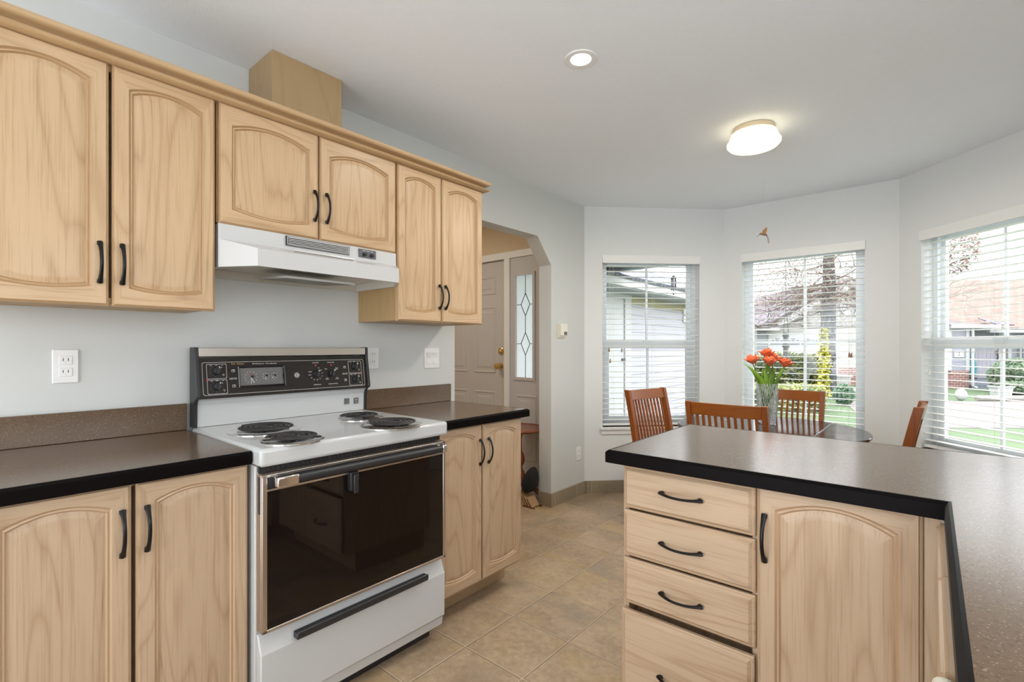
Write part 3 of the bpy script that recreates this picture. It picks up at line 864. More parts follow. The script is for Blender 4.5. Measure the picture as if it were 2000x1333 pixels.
def burner(x, y, r):
    mb = MB(); mb.lathe([(r, .9245), (r, .9275), (r * .93, .9290), (r * .88, .9262), (r * .45, .9256), (.001, .9256)], (x, y, 0), 36)
    pan = obj('drip_pan', mb, M['chrome'], rg)
    mb = MB(); pts = []; turns = 4.2 if r > .11 else 3.3
    n = int(turns * 28); r1 = r * .80; r0 = r * .20
    for k in range(n + 1):
        a = k / n * turns * 2 * PI; q = r0 + (r1 - r0) * k / n
        pts.append((x + q * math.cos(a + .8), y + q * math.sin(a + .8), .9395))
    mb.tube(pts, [(.0062, .0040)] * len(pts), 8)
    for a in (0.2, 2.3, 4.4): mb.tube([(x + .01 * math.cos(a), y + .01 * math.sin(a), .934), (x + r1 * math.cos(a), y + r1 * math.sin(a), .934)], .0022, 6)
    mb.lathe([(.001, .9405), (r * .13, .9405), (r * .13, .930)], (x, y, 0), 16)
    obj('coil', mb, M['coil'], pan)
burner(.160, -.333, .125); burner(.140, -.600, .100); burner(.573, -.318, .100); burner(.545, -.588, .122)

# backguard: side profile (depth, z)
prof = [(.03, .926), (.078, .926), (.080, 1.012), (.088, 1.030), (.112, 1.044), (.112, 1.056), (.090, 1.19), (.088, 1.238), (.030, 1.238)]
mb = MB()
for a, b in ((.001, .014), (.748, .761)):
    mb = MB(); mb.prism([(-q, z) for q, z in prof], 'x', a, b); obj('end_cap', mb, M['blackplast'], rg, bevel=.002)
inn = [(.03, .9265), (.071, .9265), (.073, 1.010), (.082, 1.028), (.098, 1.036), (.03, 1.036)]
mb = MB(); mb.prism([(-q, z) for q, z in inn], 'x', .014, .748); obj('lower_splash', mb, M['white_enamel'], rg, smooth=False)
inn = [(.03, 1.037), (.1045, 1.037), (.104, 1.046), (.080, 1.196), (.03, 1.196)]
mb = MB(); mb.prism([(-q, z) for q, z in inn], 'x', .014, .748); pn = obj('control_panel', mb, M['panel'], rg, smooth=False)
inn = [(.03, 1.197), (.086, 1.201), (.086, 1.236), (.03, 1.236)]
mb = MB(); mb.prism([(-q, z) for q, z in inn], 'x', .014, .748); obj('top_trim', mb, M['steel'], rg, bevel=.002)
# panel frame: s = local x, t = height up the sloped face from z=1.046
ang = math.atan2(.024, .150)
PM = Matrix.Translation((0, -.104, 1.046)) @ Matrix.Rotation(-ang, 4, 'X') @ Matrix.Rotation(PI / 2, 4, 'X')   # local (s, t, out)
def on_panel(mb, txt, s, t, size): mb.text(txt, size, PM @ Matrix.Translation((s, t, .0003)), .0002)
def rrect(mb, s0, s1, t0, t1, w=.0011, r=.008):
    mb.T = PM; pts = []
    for (cx_, cy_, a0) in ((s1 - r, t1 - r, 0), (s0 + r, t1 - r, PI / 2), (s0 + r, t0 + r, PI), (s1 - r, t0 + r, 3 * PI / 2)):
        for k in range(5):
            a = a0 + k * PI / 8; pts.append((cx_ + r * math.cos(a), cy_ + r * math.sin(a)))
    outer = [(x, y, .0006) for x, y in pts]
    mx_, my_ = (s0 + s1) / 2, (t0 + t1) / 2
    inner = [(x - math.copysign(w, x - mx_), y - math.copysign(w, y - my_), .0006) for x, y in pts]
    mb.loft([outer, inner]); mb.T = None
mb = MB()
rrect(mb, .026, .736, .004, .134)
rrect(mb, .041, .113, .008, .064, r=.005); rrect(mb, .041, .113, .068, .127, r=.005)
rrect(mb, .652, .722, .008, .064, r=.005); rrect(mb, .652, .722, .068, .127, r=.005)
knobs = [(.077, .100), (.077, .038), (.487, .072), (.563, .072), (.686, .100), (.686, .038)]
for (s, t) in (knobs[0], knobs[1], knobs[4], knobs[5]):
    on_panel(mb, 'OFF', s, t + .0225, .0050); on_panel(mb, 'WM', s - .020, t + .0215, .0042); on_panel(mb, 'HI', s + .021, t + .0215, .0042); on_panel(mb, 'MED\nHI', s + .024, t - .018, .0040)
    for k in range(9):
        a = math.radians(130 + k * 26); on_panel(mb, '.', s + .024 * math.cos(a), t + .021 * math.sin(a) + .001, .009)
s, t = knobs[2]
for k, lab in enumerate(('150', '200', '250', '300', '350', '400', '450', '500', 'BROIL', 'CLEAN')):
    a = math.radians(62 - k * 29); on_panel(mb, lab, s + .030 * math.cos(a), t + .029 * math.sin(a), .0052)
on_panel(mb, 'OVEN TEMP', s, t + .050, .0058); on_panel(mb, 'THERMOSTAT', s + .002, t - .051, .0058)
s, t = knobs[3]
for lab, dx, dy in (('BAKE', -.027, .020), ('TIMED\nBAKE', .027, .020), ('SELF\nCLEAN', -.024, -.026), ('OFF\nCLOCK', .026, -.026)): on_panel(mb, lab, s + dx, t + dy, .0052)
on_panel(mb, 'DOOR LOCK', s, t + .050, .0058); on_panel(mb, 'OVEN CONTROL', s + .004, t - .051, .0062)
on_panel(mb, 'Self cleaning oven - Time adjustment', .262, .1245, .0068)
on_panel(mb, 'PUSH IN TURN\nSURFACE UNITS', .136, .066, .0040); on_panel(mb, 'PUSH IN TURN\nSURFACE UNITS', .632, .066, .0040)
for (s, t, q) in ((.137, .098, 0), (.137, .036, 1), (.632, .098, 2), (.632, .036, 3)):
    rrect(mb, s - .006, s + .006, t - .005, t + .005, r=.001)
    mb.T = PM; mb.box(s + (.0 if q else -.001), s + .003, t, t + .003, .0004, .0008); mb.T = None
# round maker's mark
mb.T = PM @ Matrix.Translation((.397, .069, 0))
mb.loft([[(r * math.cos(2 * PI * k / 28), r * math.sin(2 * PI * k / 28), .0008) for k in range(28)] for r in (.0115, .0104)])
for flip in (1, -1):
    mb.tube([(flip * (.008 * math.cos(a) * (1 - .05 * a)), flip * .007 * math.sin(a), .0008) for a in [k * .35 for k in range(11)]], .0008, 5)
mb.T = None
mb.text('GE', .0105, PM @ Matrix.Translation((.397, .069, .0006)), .0002)
obj('printed_lettering', mb, M['ink'], pn, smooth=False)
mb = MB(); on_panel(mb, 'Two  Custom', .155, .126, .0085)
obj('gold_script', mb, M['gold'], pn, smooth=False)
for (s, t) in ((.042, .066), (.722, .066), (.487, .110), (.563, .110)):
    mb = MB(); mb.T = PM; mb.lathe([(.0045, .0012), (.0001, .0016)], (s, t, 0), 14); obj('indicator_lamp', mb, M['red'], pn)
for (s, t) in knobs:
    mb = MB(); mb.T = PM @ Matrix.Translation((s, t, 0))
    mb.lathe([(.0165, 0), (.0165, .004), (.0145, .008), (.0135, .012), (.0001, .0125)], n=24)
    mb.T = PM @ Matrix.Translation((s, t, 0)) @ Matrix.Rotation(-.12, 4, 'Z')
    mb.box(-.0042, .0042, -.0155, .0155, .008, .024)
    k = obj('knob', mb, M['blackplast'], rg, bevel=.001)
    mb = MB(); mb.T = PM @ Matrix.Translation((s, t, 0)) @ Matrix.Rotation(-.12, 4, 'Z'); mb.box(.0005, .0030, .008, .0150, .0241, .0246) ; mb.box(.010, .0135, .011, .014, .0126, .0130)
    obj('knob_mark', mb, M['ink'], k, smooth=False)
# clock window
mb = MB(); mb.T = PM
L = lambda i, o: [(.152 + i, .026 + i, o), (.342 - i, .026 + i, o), (.342 - i, .116 - i, o), (.152 + i, .116 - i, o)]
mb.loft([L(0, 0), L(0, .010), L(.004, .011), L(.009, .003)], True, False, False)
mb.mi = 1; mb.loft([L(.009, .003), L(.010, .003)], True, False, True)
mb.mi = 2
for (s, t, r, nn) in ((.203, .068, .024, 12), (.262, .070, .012, 8), (.297, .070, .012, 8)):
    for k in range(nn):
        a = 2 * PI * k / nn; mb.box(s + r * math.cos(a) - .0012, s + r * math.cos(a) + .0012, t + r * math.sin(a) - .0012, t + r * math.sin(a) + .0012, .0032, .0036)
mb.box(.2022, .2036, .046, .070, .0040, .0044); mb.tube([(.203, .070, .0042), (.213, .046, .0042)], .0010, 5); mb.tube([(.262, .070, .0042), (.260, .058, .0042)], .0008, 5); mb.tube([(.297, .070, .0042), (.288, .062, .0042)], .0008, 5)
mb.mi = 3; mb.tube([(.203, .070, .0042), (.199, .090, .0042)], .0012, 5)
mb.mi = 0
for (s, t, r) in ((.207, .070, .005), (.265, .073, .004), (.300, .073, .004)): mb.lathe([(r, .003), (r, .010), (.0001, .0105)], (s, t, 0), 12)
mb.T = None
obj('clock_window', mb, [M['blackgloss'], M['grey'], M['ink'], M['red']], rg, smooth=False)
mb = MB(); mb.box(.640, .666, -.0762, -.070, .962, .990)
obj('outlet_cover', mb, M['darkgrey'], rg, smooth=False)
mb = MB(); mb.box(.692, .716, -.0762, -.070, .960, .989); mb.mi = 1
mb.box(.699, .7005, -.0770, -.0762, .976, .983); mb.box(.707, .7085, -.0770, -.0762, .976, .983); mb.box(.702, .705, -.0770, -.0762, .966, .969)
obj('power_outlet', mb, [M['darkgrey'], M['ink']], rg, smooth=False)

# oven door
od_f = -.672
mb = MB(); mb.box(.008, .754, od_f + .004, -.634, .352, .843)
mb.mi = 0
fr = obj('oven_door', mb, M['bronze'], rg, bevel=.004)
mb = MB()
for a in ((.009, .753, .352, .362), (.009, .753, .833, .842), (.009, .024, .352, .842), (.742, .753, .352, .842)): mb.box(a[0], a[1], od_f - .004, od_f + .006, a[2], a[3])
obj('door_frame', mb, M['steel'], fr, bevel=.0015)
mb = MB(); mb.box(.024, .742, od_f - .001, od_f + .006, .362, .833); obj('oven_window', mb, M['ovenglass'], fr, smooth=False)
mb = MB(); mb.box(.024, .742, od_f - .003, od_f - .001, .798, .8325); obj('upper_strip', mb, M['blackplast'], fr, smooth=False)
mb = MB(); mb.box(.024, .742, od_f - .0045, od_f - .001, .7905, .7965); obj('chrome_line', mb, M['steel'], fr, smooth=False)
mb = MB(); mb.tube([(.040, od_f - .034, .822), (.724, od_f - .034, .822)], [(.0135, .0135)] * 2, 14); obj('handle', mb, M['blackplast'], fr)
mb = MB()
mb.box(.036, .104, od_f - .049, od_f - .020, .806, .838); mb.box(.044, .060, od_f - .024, od_f - .002, .810, .834)
obj('handle_cap', mb, M['chrome'], fr, bevel=.004)
mb = MB(); mb.box(.704, .724, od_f - .049, od_f - .020, .806, .838); mb.box(.708, .720, od_f - .024, od_f - .002, .810, .834); obj('handle_cap', mb, M['chrome'], fr, bevel=.004)
mb = MB(); mb.box(.297, .330, od_f - .026, od_f - .0015, .735, .800); mb.box(.306, .324, od_f - .034, od_f - .026, .726, .792); obj('latch', mb, M['blackplast'], fr, bevel=.003)
mb = MB(); mb.box(.0072, .0085, -.664, -.646, .72, .835); obj('side_vent', mb, M['slot'], fr, smooth=False)
# storage drawer
mb = MB()
sec = [(-.634, .060), (-.655, .060), (-.660, .100), (-.670, .106), (-.672, .285), (-.664, .300), (-.652, .330), (-.645, .342), (-.634, .342)]
mb.prism(sec, 'x', .006, .756); dr = obj('storage_drawer', mb, M['white_enamel'], rg, bevel=.004, sharp=25)
mb = MB(); mb.box(.108, .645, -.698, -.668, .300, .322); mb.box(.108, .645, -.700, -.692, .306, .326); obj('drawer_handle', mb, M['blackplast'], dr, bevel=.004)

# ------------------------------------------------------------------ wall fittings
def outlet(y, z, label, w=.068, h=.115):
    o = thing('power_outlet', label, 'outlet', (.0, y, z), RW, 'white duplex wall outlets')
    mb = MB(); mb.box(-w / 2, w / 2, -.006, 0, -h / 2, h / 2); obj('cover_plate', mb, M['plate'], o, bevel=.003)
    for zc in (.020, -.020):
        mb = MB(); mb.box(-.017, .017, -.0085, -.006, zc - .0145, zc + .0145); s_ = obj('socket', mb, M['plate'], o, bevel=.003)
        mb = MB(); mb.box(-.0075, -.0055, -.009, -.0085, zc - .002, zc + .008); mb.box(.0055, .0075, -.009, -.0085, zc - .002, zc + .008); mb.lathe([(.0028, 0), (.0001, .0004)], (0, -.0088, zc - .008), 8)
        obj('slots', mb, M['slot'], s_, smooth=False)
    return o
outlet(-.357, 1.173, 'white wall outlet under the left cabinet, left of the range')
outlet(.850, 1.180, 'white wall outlet partly hidden behind the right end of the range back panel')
outlet(2.825, .353, 'white wall outlet low on the wall beyond the archway')
o = thing('light_switch', 'white double rocker light switch on the wall above the short countertop', 'light switch', (0, 1.250, 1.175), RW)
mb = MB(); mb.box(-.057, .057, -.006, 0, -.060, .060); obj('cover_plate', mb, M['plate'], o, bevel=.003)
for xx in (-.024, .023):
    mb = MB(); mb.prism([(-.006, -.033), (-.009, -.033), (-.006, .0), (-.012, .033), (-.006, .033)], 'x', xx - .016, xx + .016); obj('rocker', mb, M['plate'], o, smooth=False)
o = thing('thermostat', 'small cream thermostat on the wall right of the archway', 'thermostat', (0, 2.576, 1.370), RW)
mb = MB(); mb.box(-.050, .050, -.012, 0, -.057, .057); obj('back_plate', mb, M['cream'], o, bevel=.002)
mb = MB(); mb.box(-.046, .046, -.034, -.012, -.040, .054); obj('housing', mb, plain('thermostat_cover', (.80, .77, .66), .4), o, bevel=.004)
mb = MB(); mb.box(-.004, .036, -.036, -.034, -.034, -.008); obj('display', mb, M['darkgrey'], o, smooth=False)

# ------------------------------------------------------------------ ceiling lights
def pot(x, y, label, power):
    o = thing('recessed_light', label, 'ceiling light', (x, y, H), 0, 'round recessed ceiling lights')
    mb = MB(); mb.lathe([(.043, -.003), (.060, -.006), (.066, -.004), (.067, 0)], n=36); obj('trim_ring', mb, M['trim'], o)
    mb = MB(); mb.lathe([(.043, -.003), (.001, -.0032)], n=36); obj('lens', mb, M['lamp_led'], o)
    l = light('recessed_or_fill_lamp', 'AREA', (x, y, H - .012), (0, 0, 0), power, (1.0, .97, .92), shape='DISK', size=.085)
    return o
pot(1.133, 1.095, 'glowing round recessed ceiling light in front of the archway, near the wall cabinets', 4.8)
for x, y in ((1.133, -.35), (1.133, -1.8), (2.30, -1.8)):  # added off-frame fill lamps, unseen and without fixtures
    light('recessed_or_fill_lamp', 'AREA', (x, y, H - .012), (0, 0, 0), 1.0, (1.0, .95, .87), shape='DISK', size=.085)
dm = thing('ceiling_lamp', 'warm glowing frosted glass flush ceiling lamp over the dining table', 'ceiling lamp', (1.50, 2.255, H), 0)
mb = MB(); mb.lathe([(.100, 0), (.105, -.004), (.105, -.026), (.098, -.030)], n=40); obj('lamp_base', mb, plain('lamp_base_brushed', (.72, .60, .42), .4, .2), dm)
mb = MB(); mb.lathe([(.097, -.024), (.112, -.030), (.119, -.048), (.124, -.062), (.134, -.076), (.134, -.088), (.122, -.102), (.09, -.111), (.001, -.114)], n=40); obj('glass_shade', mb, M['lamp_dome'], dm)
light('ceiling_lamp_bulb', 'AREA', (1.50, 2.255, H - .125), (0, 0, 0), 15, (1.0, .90, .76), shape='DISK', size=.22)
light('foyer_fill', 'AREA', (-1.1, 1.6, H - .03), (0, 0, 0), 9, (1.0, .90, .76), shape='DISK', size=.3)  # added unseen ceiling fill that brightens the foyer

# ------------------------------------------------------------------ hanging hummingbird
hb = thing('hanging_ornament', 'little carved hummingbird hanging on a thread from the ceiling before the window', 'ornament', (1.323, 3.19, 2.04), TH, )
mb = MB()
mb.tube([(-.024, 0, .004), (-.016, 0, .010), (-.006, 0, .008), (.010, 0, .004), (.024, 0, .002), (.030, 0, -.008)], [(.0035, .0035), (.0075, .0075), (.0068, .0068), (.0085, .0085), (.0070, .0070), (.0030, .0030)], 10)
obj('body', mb, M['hum'], hb)
mb = MB(); mb.tube([(-.024, 0, .005), (-.046, 0, -.016)], [.0018, .0006], 6); obj('beak', mb, M['iron'], hb)
mb = MB(); mb.loft([[(.028, -.003, -.006), (.028, .003, -.006), (.034, .003, -.006), (.034, -.003, -.006)], [(.034, -.002, -.036), (.034, .002, -.036), (.044, .002, -.032), (.044, -.002, -.032)], [(.038, -.001, -.060), (.038, .001, -.060), (.045, .001, -.058), (.045, -.001, -.058)]], True, True, True); obj('tail', mb, M['humt'], hb)
for s in (-1, 1):
    mb = MB(); a = [(.006, .006), (.002, .022), (.014, .044), (.030, .052), (.026, .026), (.018, .006)]
    sh = 0 if s > 0 else -.012
    mb.loft([[(x + sh * (z / .05), s * (.003 + z * .45), z) for x, z in a], [(x + sh * (z / .05), s * (.003 + z * .45) + .0018, z) for x, z in a]], True, True, True)
    obj('wing', mb, M['humw'], hb)
mb = MB(); mb.tube([(.008, 0, .010), (.004, 0, H - 2.04)], .0005, 5); obj('thread', mb, M['cord'], hb)

# ------------------------------------------------------------------ dining table, chairs, vase, tulips
tb = thing('dining_table', 'round dark glossy dining table with a drop leaf, behind the peninsula', 'table', (1.47, 2.68, 0), 0)
R_ = .523
def disc_part(xa, xb, z0, z1):
    n = 60; pts = []
    for k in range(n):
        a = 2 * PI * k / n; x, y = R_ * math.cos(a), R_ * math.sin(a)
        pts.append((x, y))
    import bisect
    poly = []
    for k in range(720):
        a = 2 * PI * k / 720; x, y = R_ * math.cos(a), R_ * math.sin(a)
        if xa <= x <= xb and k % 6 == 0: poly.append((x, y))
    def ye(x): return math.sqrt(max(0, R_ * R_ - x * x))
    if xa > -R_: poly += [(xa, ye(xa)), (xa, -ye(xa))]
    if xb < R_: poly += [(xb, ye(xb)), (xb, -ye(xb))]
    cx_ = sum(p[0] for p in poly) / len(poly); cy_ = sum(p[1] for p in poly) / len(poly)
    poly.sort(key=lambda p: math.atan2(p[1] - cy_, p[0] - cx_))
    return poly
for nm, xa, xb in (('tabletop', -.284, .284), ('drop_leaf', .286, R_ + 1), ('drop_leaf', -R_ - 1, -.286)):
    mb = MB(); mb.prism(disc_part(xa, xb, 0, 0), 'z', .728, .750); obj(nm, mb, M['tablew'], tb, bevel=.006, seg=3)
mb = MB(); mb.lathe([(.20, .66), (.20, .727)], n=32, caps=(True, True)); obj('apron', mb, M['tablew'], tb)
mb = MB(); mb.lathe([(.045, .12), (.06, .16), (.075, .24), (.05, .34), (.04, .42), (.06, .52), (.05, .60), (.08, .66)], n=24, caps=(True, True)); obj('pedestal', mb, M['chair'], tb)
for k in range(4):
    a = PI / 4 + k * PI / 2; mb = MB(); c_, s_ = math.cos(a), math.sin(a)
    mb.tube([(.03 * c_, .03 * s_, .20), (.16 * c_, .16 * s_, .15), (.28 * c_, .28 * s_, .05), (.34 * c_, .34 * s_, .018)], [.032, .028, .024, .018], 10); obj('leg', mb, M['chair'], tb)

def make_chair(label):
    c = thing('dining_chair', label, 'chair', (0, 0, 0), 0, 'cherry slat-back dining chairs around the round table')
    # faces local +y, back at local -y
    def bx(z):      # back curve
        t = max(0, (z - .45)) / .49
        return -.185 - .015 * min(1, z / .45) * (z < .45) - .10 * t ** 1.25
    for s in (-1, 1):
        mb = MB(); loops = []
        for z in (0, .2, .42, .50, .6, .7, .8, .88, .94):
            y = -.185 - (.03 * (1 - z / .42) if z < .42 else 0) - .095 * (max(0, z - .42) / .52) ** 1.3
            x = s * .196; hw = .0135; hd_ = .021 if z > .42 else .019
            loops.append([(x - hw, y - hd_, z), (x + hw, y - hd_, z), (x + hw, y + hd_, z), (x - hw, y + hd_, z)])
        mb.loft(loops, True, True, True); obj('back_post', mb, M['chair'], c, bevel=.003)
        mb = MB(); mb.loft([[(s * .19 - q, .20 - q, z), (s * .19 + q, .20 - q, z), (s * .19 + q, .20 + q, z), (s * .19 - q, .20 + q, z)] for z, q in ((0, .014), (.43, .02))], True, True, True); obj('leg', mb, M['chair'], c, bevel=.002)
    yb = lambda z: -.185 - .095 * (max(0, z - .42) / .52) ** 1.3
    mb = MB(); loops = []
    for k in range(9):
        u = -1 + k / 4.0; x = u * .184; bow = -.016 * (1 - u * u)
        loops.append([(x, yb(.868) + bow - .010, .868), (x, yb(.936) + bow - .010, .936), (x, yb(.936) + bow + .010, .936), (x, yb(.868) + bow + .010, .868)])
    mb.loft(loops, True, True, True); obj('top_rail', mb, M['chair_h'], c, bevel=.002)
    mb = MB(); mb.box(-.184, .184, yb(.50) - .010, yb(.50) + .010, .482, .520); obj('lower_rail', mb, M['chair_h'], c, bevel=.002)
    for k in range(10):
        x = -.153 + k * .034; u = x / .184
        mb = MB(); loops = []
        for z in (.515, .6, .7, .8, .872):
            y = yb(z) - .016 * (1 - u * u) * (z - .5) / .4
            loops.append([(x - .0065, y - .006, z), (x + .0065, y - .006, z), (x + .0065, y + .006, z), (x - .0065, y + .006, z)])
        mb.loft(loops, True, True, True); obj('slat', mb, M['chair'], c)
    mb = MB(); mb.box(-.205, .205, -.185, .225, .405, .440); obj('seat_frame', mb, M['chair_h'], c, bevel=.003)
    mb = MB(); mb.box(-.195, .195, -.160, .220, .440, .468); obj('seat', mb, M['seat'], c, bevel=.012, seg=3)
    for s in (-1, 1):
        mb = MB(); mb.box(s * .193 - .008, s * .193 + .008, -.19, .19, .17, .20); obj('stretcher', mb, M['chair_h'], c)
    return c
# backs: top-of-back centre -> chair origin (back top is at local y = -0.28)
ch = make_chair('brown slat-back chair tucked under the near side of the table, back to the camera')
def place(c, bx_, by_, rot):
    c.rotation_euler = (0, 0, rot)
    off = Matrix.Rotation(rot, 3, 'Z') @ Vector((0, -.28, 0))
    c.location = (bx_ - off.x, by_ - off.y, 0)
place(ch, 1.405, 2.075, math.radians(-2))
c2 = copy_thing(ch, label='brown slat-back chair on the far side of the table, behind the tulip vase'); place(c2, 1.480, 3.285, PI + math.radians(-3))
c3 = copy_thing(ch, label='brown slat-back chair standing turned in front of the left bay window'); place(c3, .672, 2.675, math.radians(-90 - 13))
c4 = copy_thing(ch, label='brown slat-back chair seen edge-on below the right bay window'); place(c4, 2.198, 2.72, math.radians(90 - 2))

VX, VY, VZ = 1.440, 2.80, .7505
vs = thing('vase', 'clear cut-glass vase holding orange tulips on the round table', 'vase', (VX, VY, VZ), 0)
n = 36
def ring(r, z, cut=0.0, ph=0):
    return [((r + cut * (1 if (k + ph) % 2 else -1)) * math.cos(2 * PI * k / n), (r + cut * (1 if (k + ph) % 2 else -1)) * math.sin(2 * PI * k / n), z) for k in range(n)]
mb = MB()
loops = [ring(.001, 0), ring(.040, 0), ring(.047, .008, .001)]
for k in range(9):
    q = k / 8; loops.append(ring(.048 + .013 * q, .02 + .19 * q, .0034, k % 2))
loops += [ring(.0625, .232), ring(.0645, .255), ring(.0625, .257), ring(.0585, .235)]
for k in range(6):
    q = 1 - k / 5; loops.append(ring(.044 + .013 * q, .022 + .20 * q))
loops.append(ring(.001, .020))
mb.loft(loops); obj('vase_body', mb, M['crystal'], vs)

def petal(mb, base, d, out, up, L, wdt, curl):
    d = Vector(d).normalized(); side = d.cross(Vector((0, 0, 1))).normalized()
    g = []
    for i in range(7):
        t = i / 6
        c = base + d * (out * (math.sin(t * 1.5) + curl * t * t)) + Vector((0, 0, 1)) * (up * t - curl * .25 * up * t * t)
        wv = wdt * math.sin(PI * min(.97, .12 + .80 * t)) ** .7
        g.append([c + side * (wv * (j - 2) / 2) - d * (.010 * (1 - ((j - 2) / 2) ** 2) * (-1)) * .6 for j in range(5)])
    front = [p for r in g for p in r]
    mb.add(front, [(i * 5 + j, i * 5 + j + 1, (i + 1) * 5 + j + 1, (i + 1) * 5 + j) for i in range(6) for j in range(4)])

def leaf_blade(mb, pts, wid):
    pts = [Vector(p) for p in pts]; m = len(pts)
    loops = []
    for i, p in enumerate(pts):
        t = (pts[min(i + 1, m - 1)] - pts[max(i - 1, 0)]).normalized()
        s = t.cross(Vector((TH and -math.sin(TH), math.cos(TH), 0))).normalized()
        w = wid * (math.sin(PI * (.06 + .90 * i / (m - 1))) ** .8)
        nrm = t.cross(s)
        loops.append([p - s * w + nrm * w * .3, p, p + s * w + nrm * w * .3])
    mb.loft(loops, closed=False)

Rv = Vector((math.cos(TH), math.sin(TH), 0)); Fv = Vector((-math.sin(TH), math.cos(TH), 0))
heads = [(-.085, .01, .395, 'leftmost orange tulip in the glass vase, drooping left', -.5),
         (.010, .02, .435, 'tallest orange tulip in the vase, at the top of the bunch', .0),
         (.002, -.03, .385, 'orange tulip at the front centre of the bunch, right under the tallest', .1),
         (.112, .0, .375, 'rightmost orange tulip in the glass vase, leaning right', .6),
         (.058, .04, .405, 'orange tulip half hidden behind the centre blooms, towards the right', .3)]
for k, (r, f, h, lab, lean) in enumerate(heads):
    t = thing('tulip', lab, 'flower', (VX, VY, VZ), 0, 'orange double tulips in the vase')
    top = Rv * r + Fv * f + Vector((0, 0, h))
    base = Rv * (.012 * (k - 2)) + Fv * (.008 * (k % 2)) + Vector((0, 0, .055))
    midp = Rv * (r * .35) + Fv * f * .3 + Vector((0, 0, .25))
    mb = MB(); mb.tube([base, (base + midp) / 2 + Vector((0, 0, .01)), midp, (midp + top) / 2 + Rv * (r * .08), top - Vector((0, 0, .012))], .0034, 8); obj('stem', mb, M['stem'], t)
    mb = MB(); ax = (Rv * lean * .55 + Vector((0, 0, 1))).normalized()
    rotm = Vector((0, 0, 1)).rotation_difference(ax).to_matrix()
    for lay, (np_, out, up, L_, wd, curl) in enumerate(((6, .032, .046, .05, .020, .45), (6, .022, .054, .05, .018, .15), (5, .011, .056, .05, .015, .0))):
        for j in range(np_):
            a = 2 * PI * j / np_ + lay * .5 + k
            sub = MB(); petal(sub, Vector((0, 0, -.012)), (math.cos(a), math.sin(a), 0), out * random.uniform(.9, 1.15), up * random.uniform(.85, 1.1), L_, wd, curl)
            mb.add([top + rotm @ Vector(p) for p in sub.v], sub.f)
    o = obj('bloom', mb, M['petal'], t, recalc=False)
    sm = o.modifiers.new('thick', 'SOLIDIFY'); sm.thickness = .0012
    mb = MB()
    lv = {0: [(0, .10), (-.02, .20), (-.05, .28), (-.10, .335), (-.155, .385)], 1: [(0, .10), (-.01, .2), (-.018, .28), (-.02, .34), (-.012, .385)], 2: [(.0, .1), (.01, .2), (.02, .26), (.018, .31), (.0, .37)],
          3: [(.0, .10), (.03, .20), (.06, .27), (.085, .32), (.108, .365)], 4: [(.0, .1), (.012, .2), (.035, .27), (.048, .31), (.04, .365)]}[k]
    leaf_blade(mb, [Rv * a + Fv * (.01 * k - .03) + Vector((0, 0, z)) for a, z in lv], .0135)
    l2 = [(a * .55 - .012, z * .92) for a, z in lv]
    leaf_blade(mb, [Rv * a + Fv * (.02 - .008 * k) + Vector((0, 0, z)) for a, z in l2], .011)
    o = obj('leaves', mb, M['leaf'], t, recalc=False); sm = o.modifiers.new('thick', 'SOLIDIFY'); sm.thickness = .001

# ------------------------------------------------------------------ foyer things
st = thing('side_table', 'round dark red pedestal side table in the foyer behind the archway', 'side table', (-.342, 2.465, 0), 0)
mb = MB(); mb.lathe([(.001, .555), (.19, .555), (.215, .562), (.222, .572), (.218, .582), (.205, .584), (.198, .578), (.001, .578)], n=40); obj('tabletop', mb, M['redwood'], st)
mb = MB(); mb.lathe([(.030, .10), (.050, .13), (.055, .18), (.040, .225), (.030, .235), (.033, .245), (.026, .255), (.045, .29), (.050, .32), (.040, .36), (.026, .385), (.024, .48), (.030, .52), (.060, .548), (.060, .556)], n=24, caps=(True, True)); obj('pedestal', mb, M['redwood'], st)
for k in range(3):
    a = .5 + k * 2 * PI / 3; c_, s_ = math.cos(a), math.sin(a)
    mb = MB(); mb.tube([(.03 * c_, .03 * s_, .15), (.09 * c_, .09 * s_, .13), (.15 * c_, .15 * s_, .06), (.20 * c_, .20 * s_, .014)], [.026, .022, .018, .014], 8); obj('leg', mb, M['redwood'], st)
bg = thing('bag', 'black soft bag slumped on the foyer floor beside the side table', 'bag', (-.135, 2.36, 0), 0)
mb = MB()
mb.loft([[(cx_ + w * math.cos(2 * PI * k / 20) * (1 + .06 * math.sin(3 * k)), .0 + dth * math.sin(2 * PI * k / 20), z) for k in range(20)] for z, w, cx_, dth in ((.105, .02, -.03, .03), (.125, .055, -.022, .05), (.165, .070, -.010, .06), (.215, .066, .004, .058), (.265, .048, .018, .045), (.300, .025, .028, .025), (.310, .006, .03, .01))], True, True, True)
obj('bag_body', mb, M['bag'], bg)
wr = thing('slatted_wood_rack', 'small pale slatted wooden rack beneath the black bag in the foyer', 'wooden rack', (-.135, 2.36, 0), 0)
for k in range(4):
    mb = MB(); mb.T = Matrix.Translation((-.028 + .026 * k, 0, .004)) @ Matrix.Rotation(-.62, 4, 'Y')
    mb.box(-.004, .004, -.045, .045, .004, .125 - .012 * k); obj('slat', mb, M['slatw'], wr, bevel=.001)
mb = MB(); mb.box(-.04, .075, -.05, -.042, .001, .012); mb.box(-.04, .075, .042, .05, .001, .012); obj('base_rail', mb, M['redwood'], wr, smooth=False)

# ------------------------------------------------------------------ outdoors
GZ = -.30
def RF(r, d, z=0.0): return Vector((CX, CY, 0)) + Rv * r + Fv * d + Vector((0, 0, z))
def px(u, v, d): return ((u - 1000) / F * d, CZ - (v - 679.2) / F * d)      # -> (r, z) at forward distance d

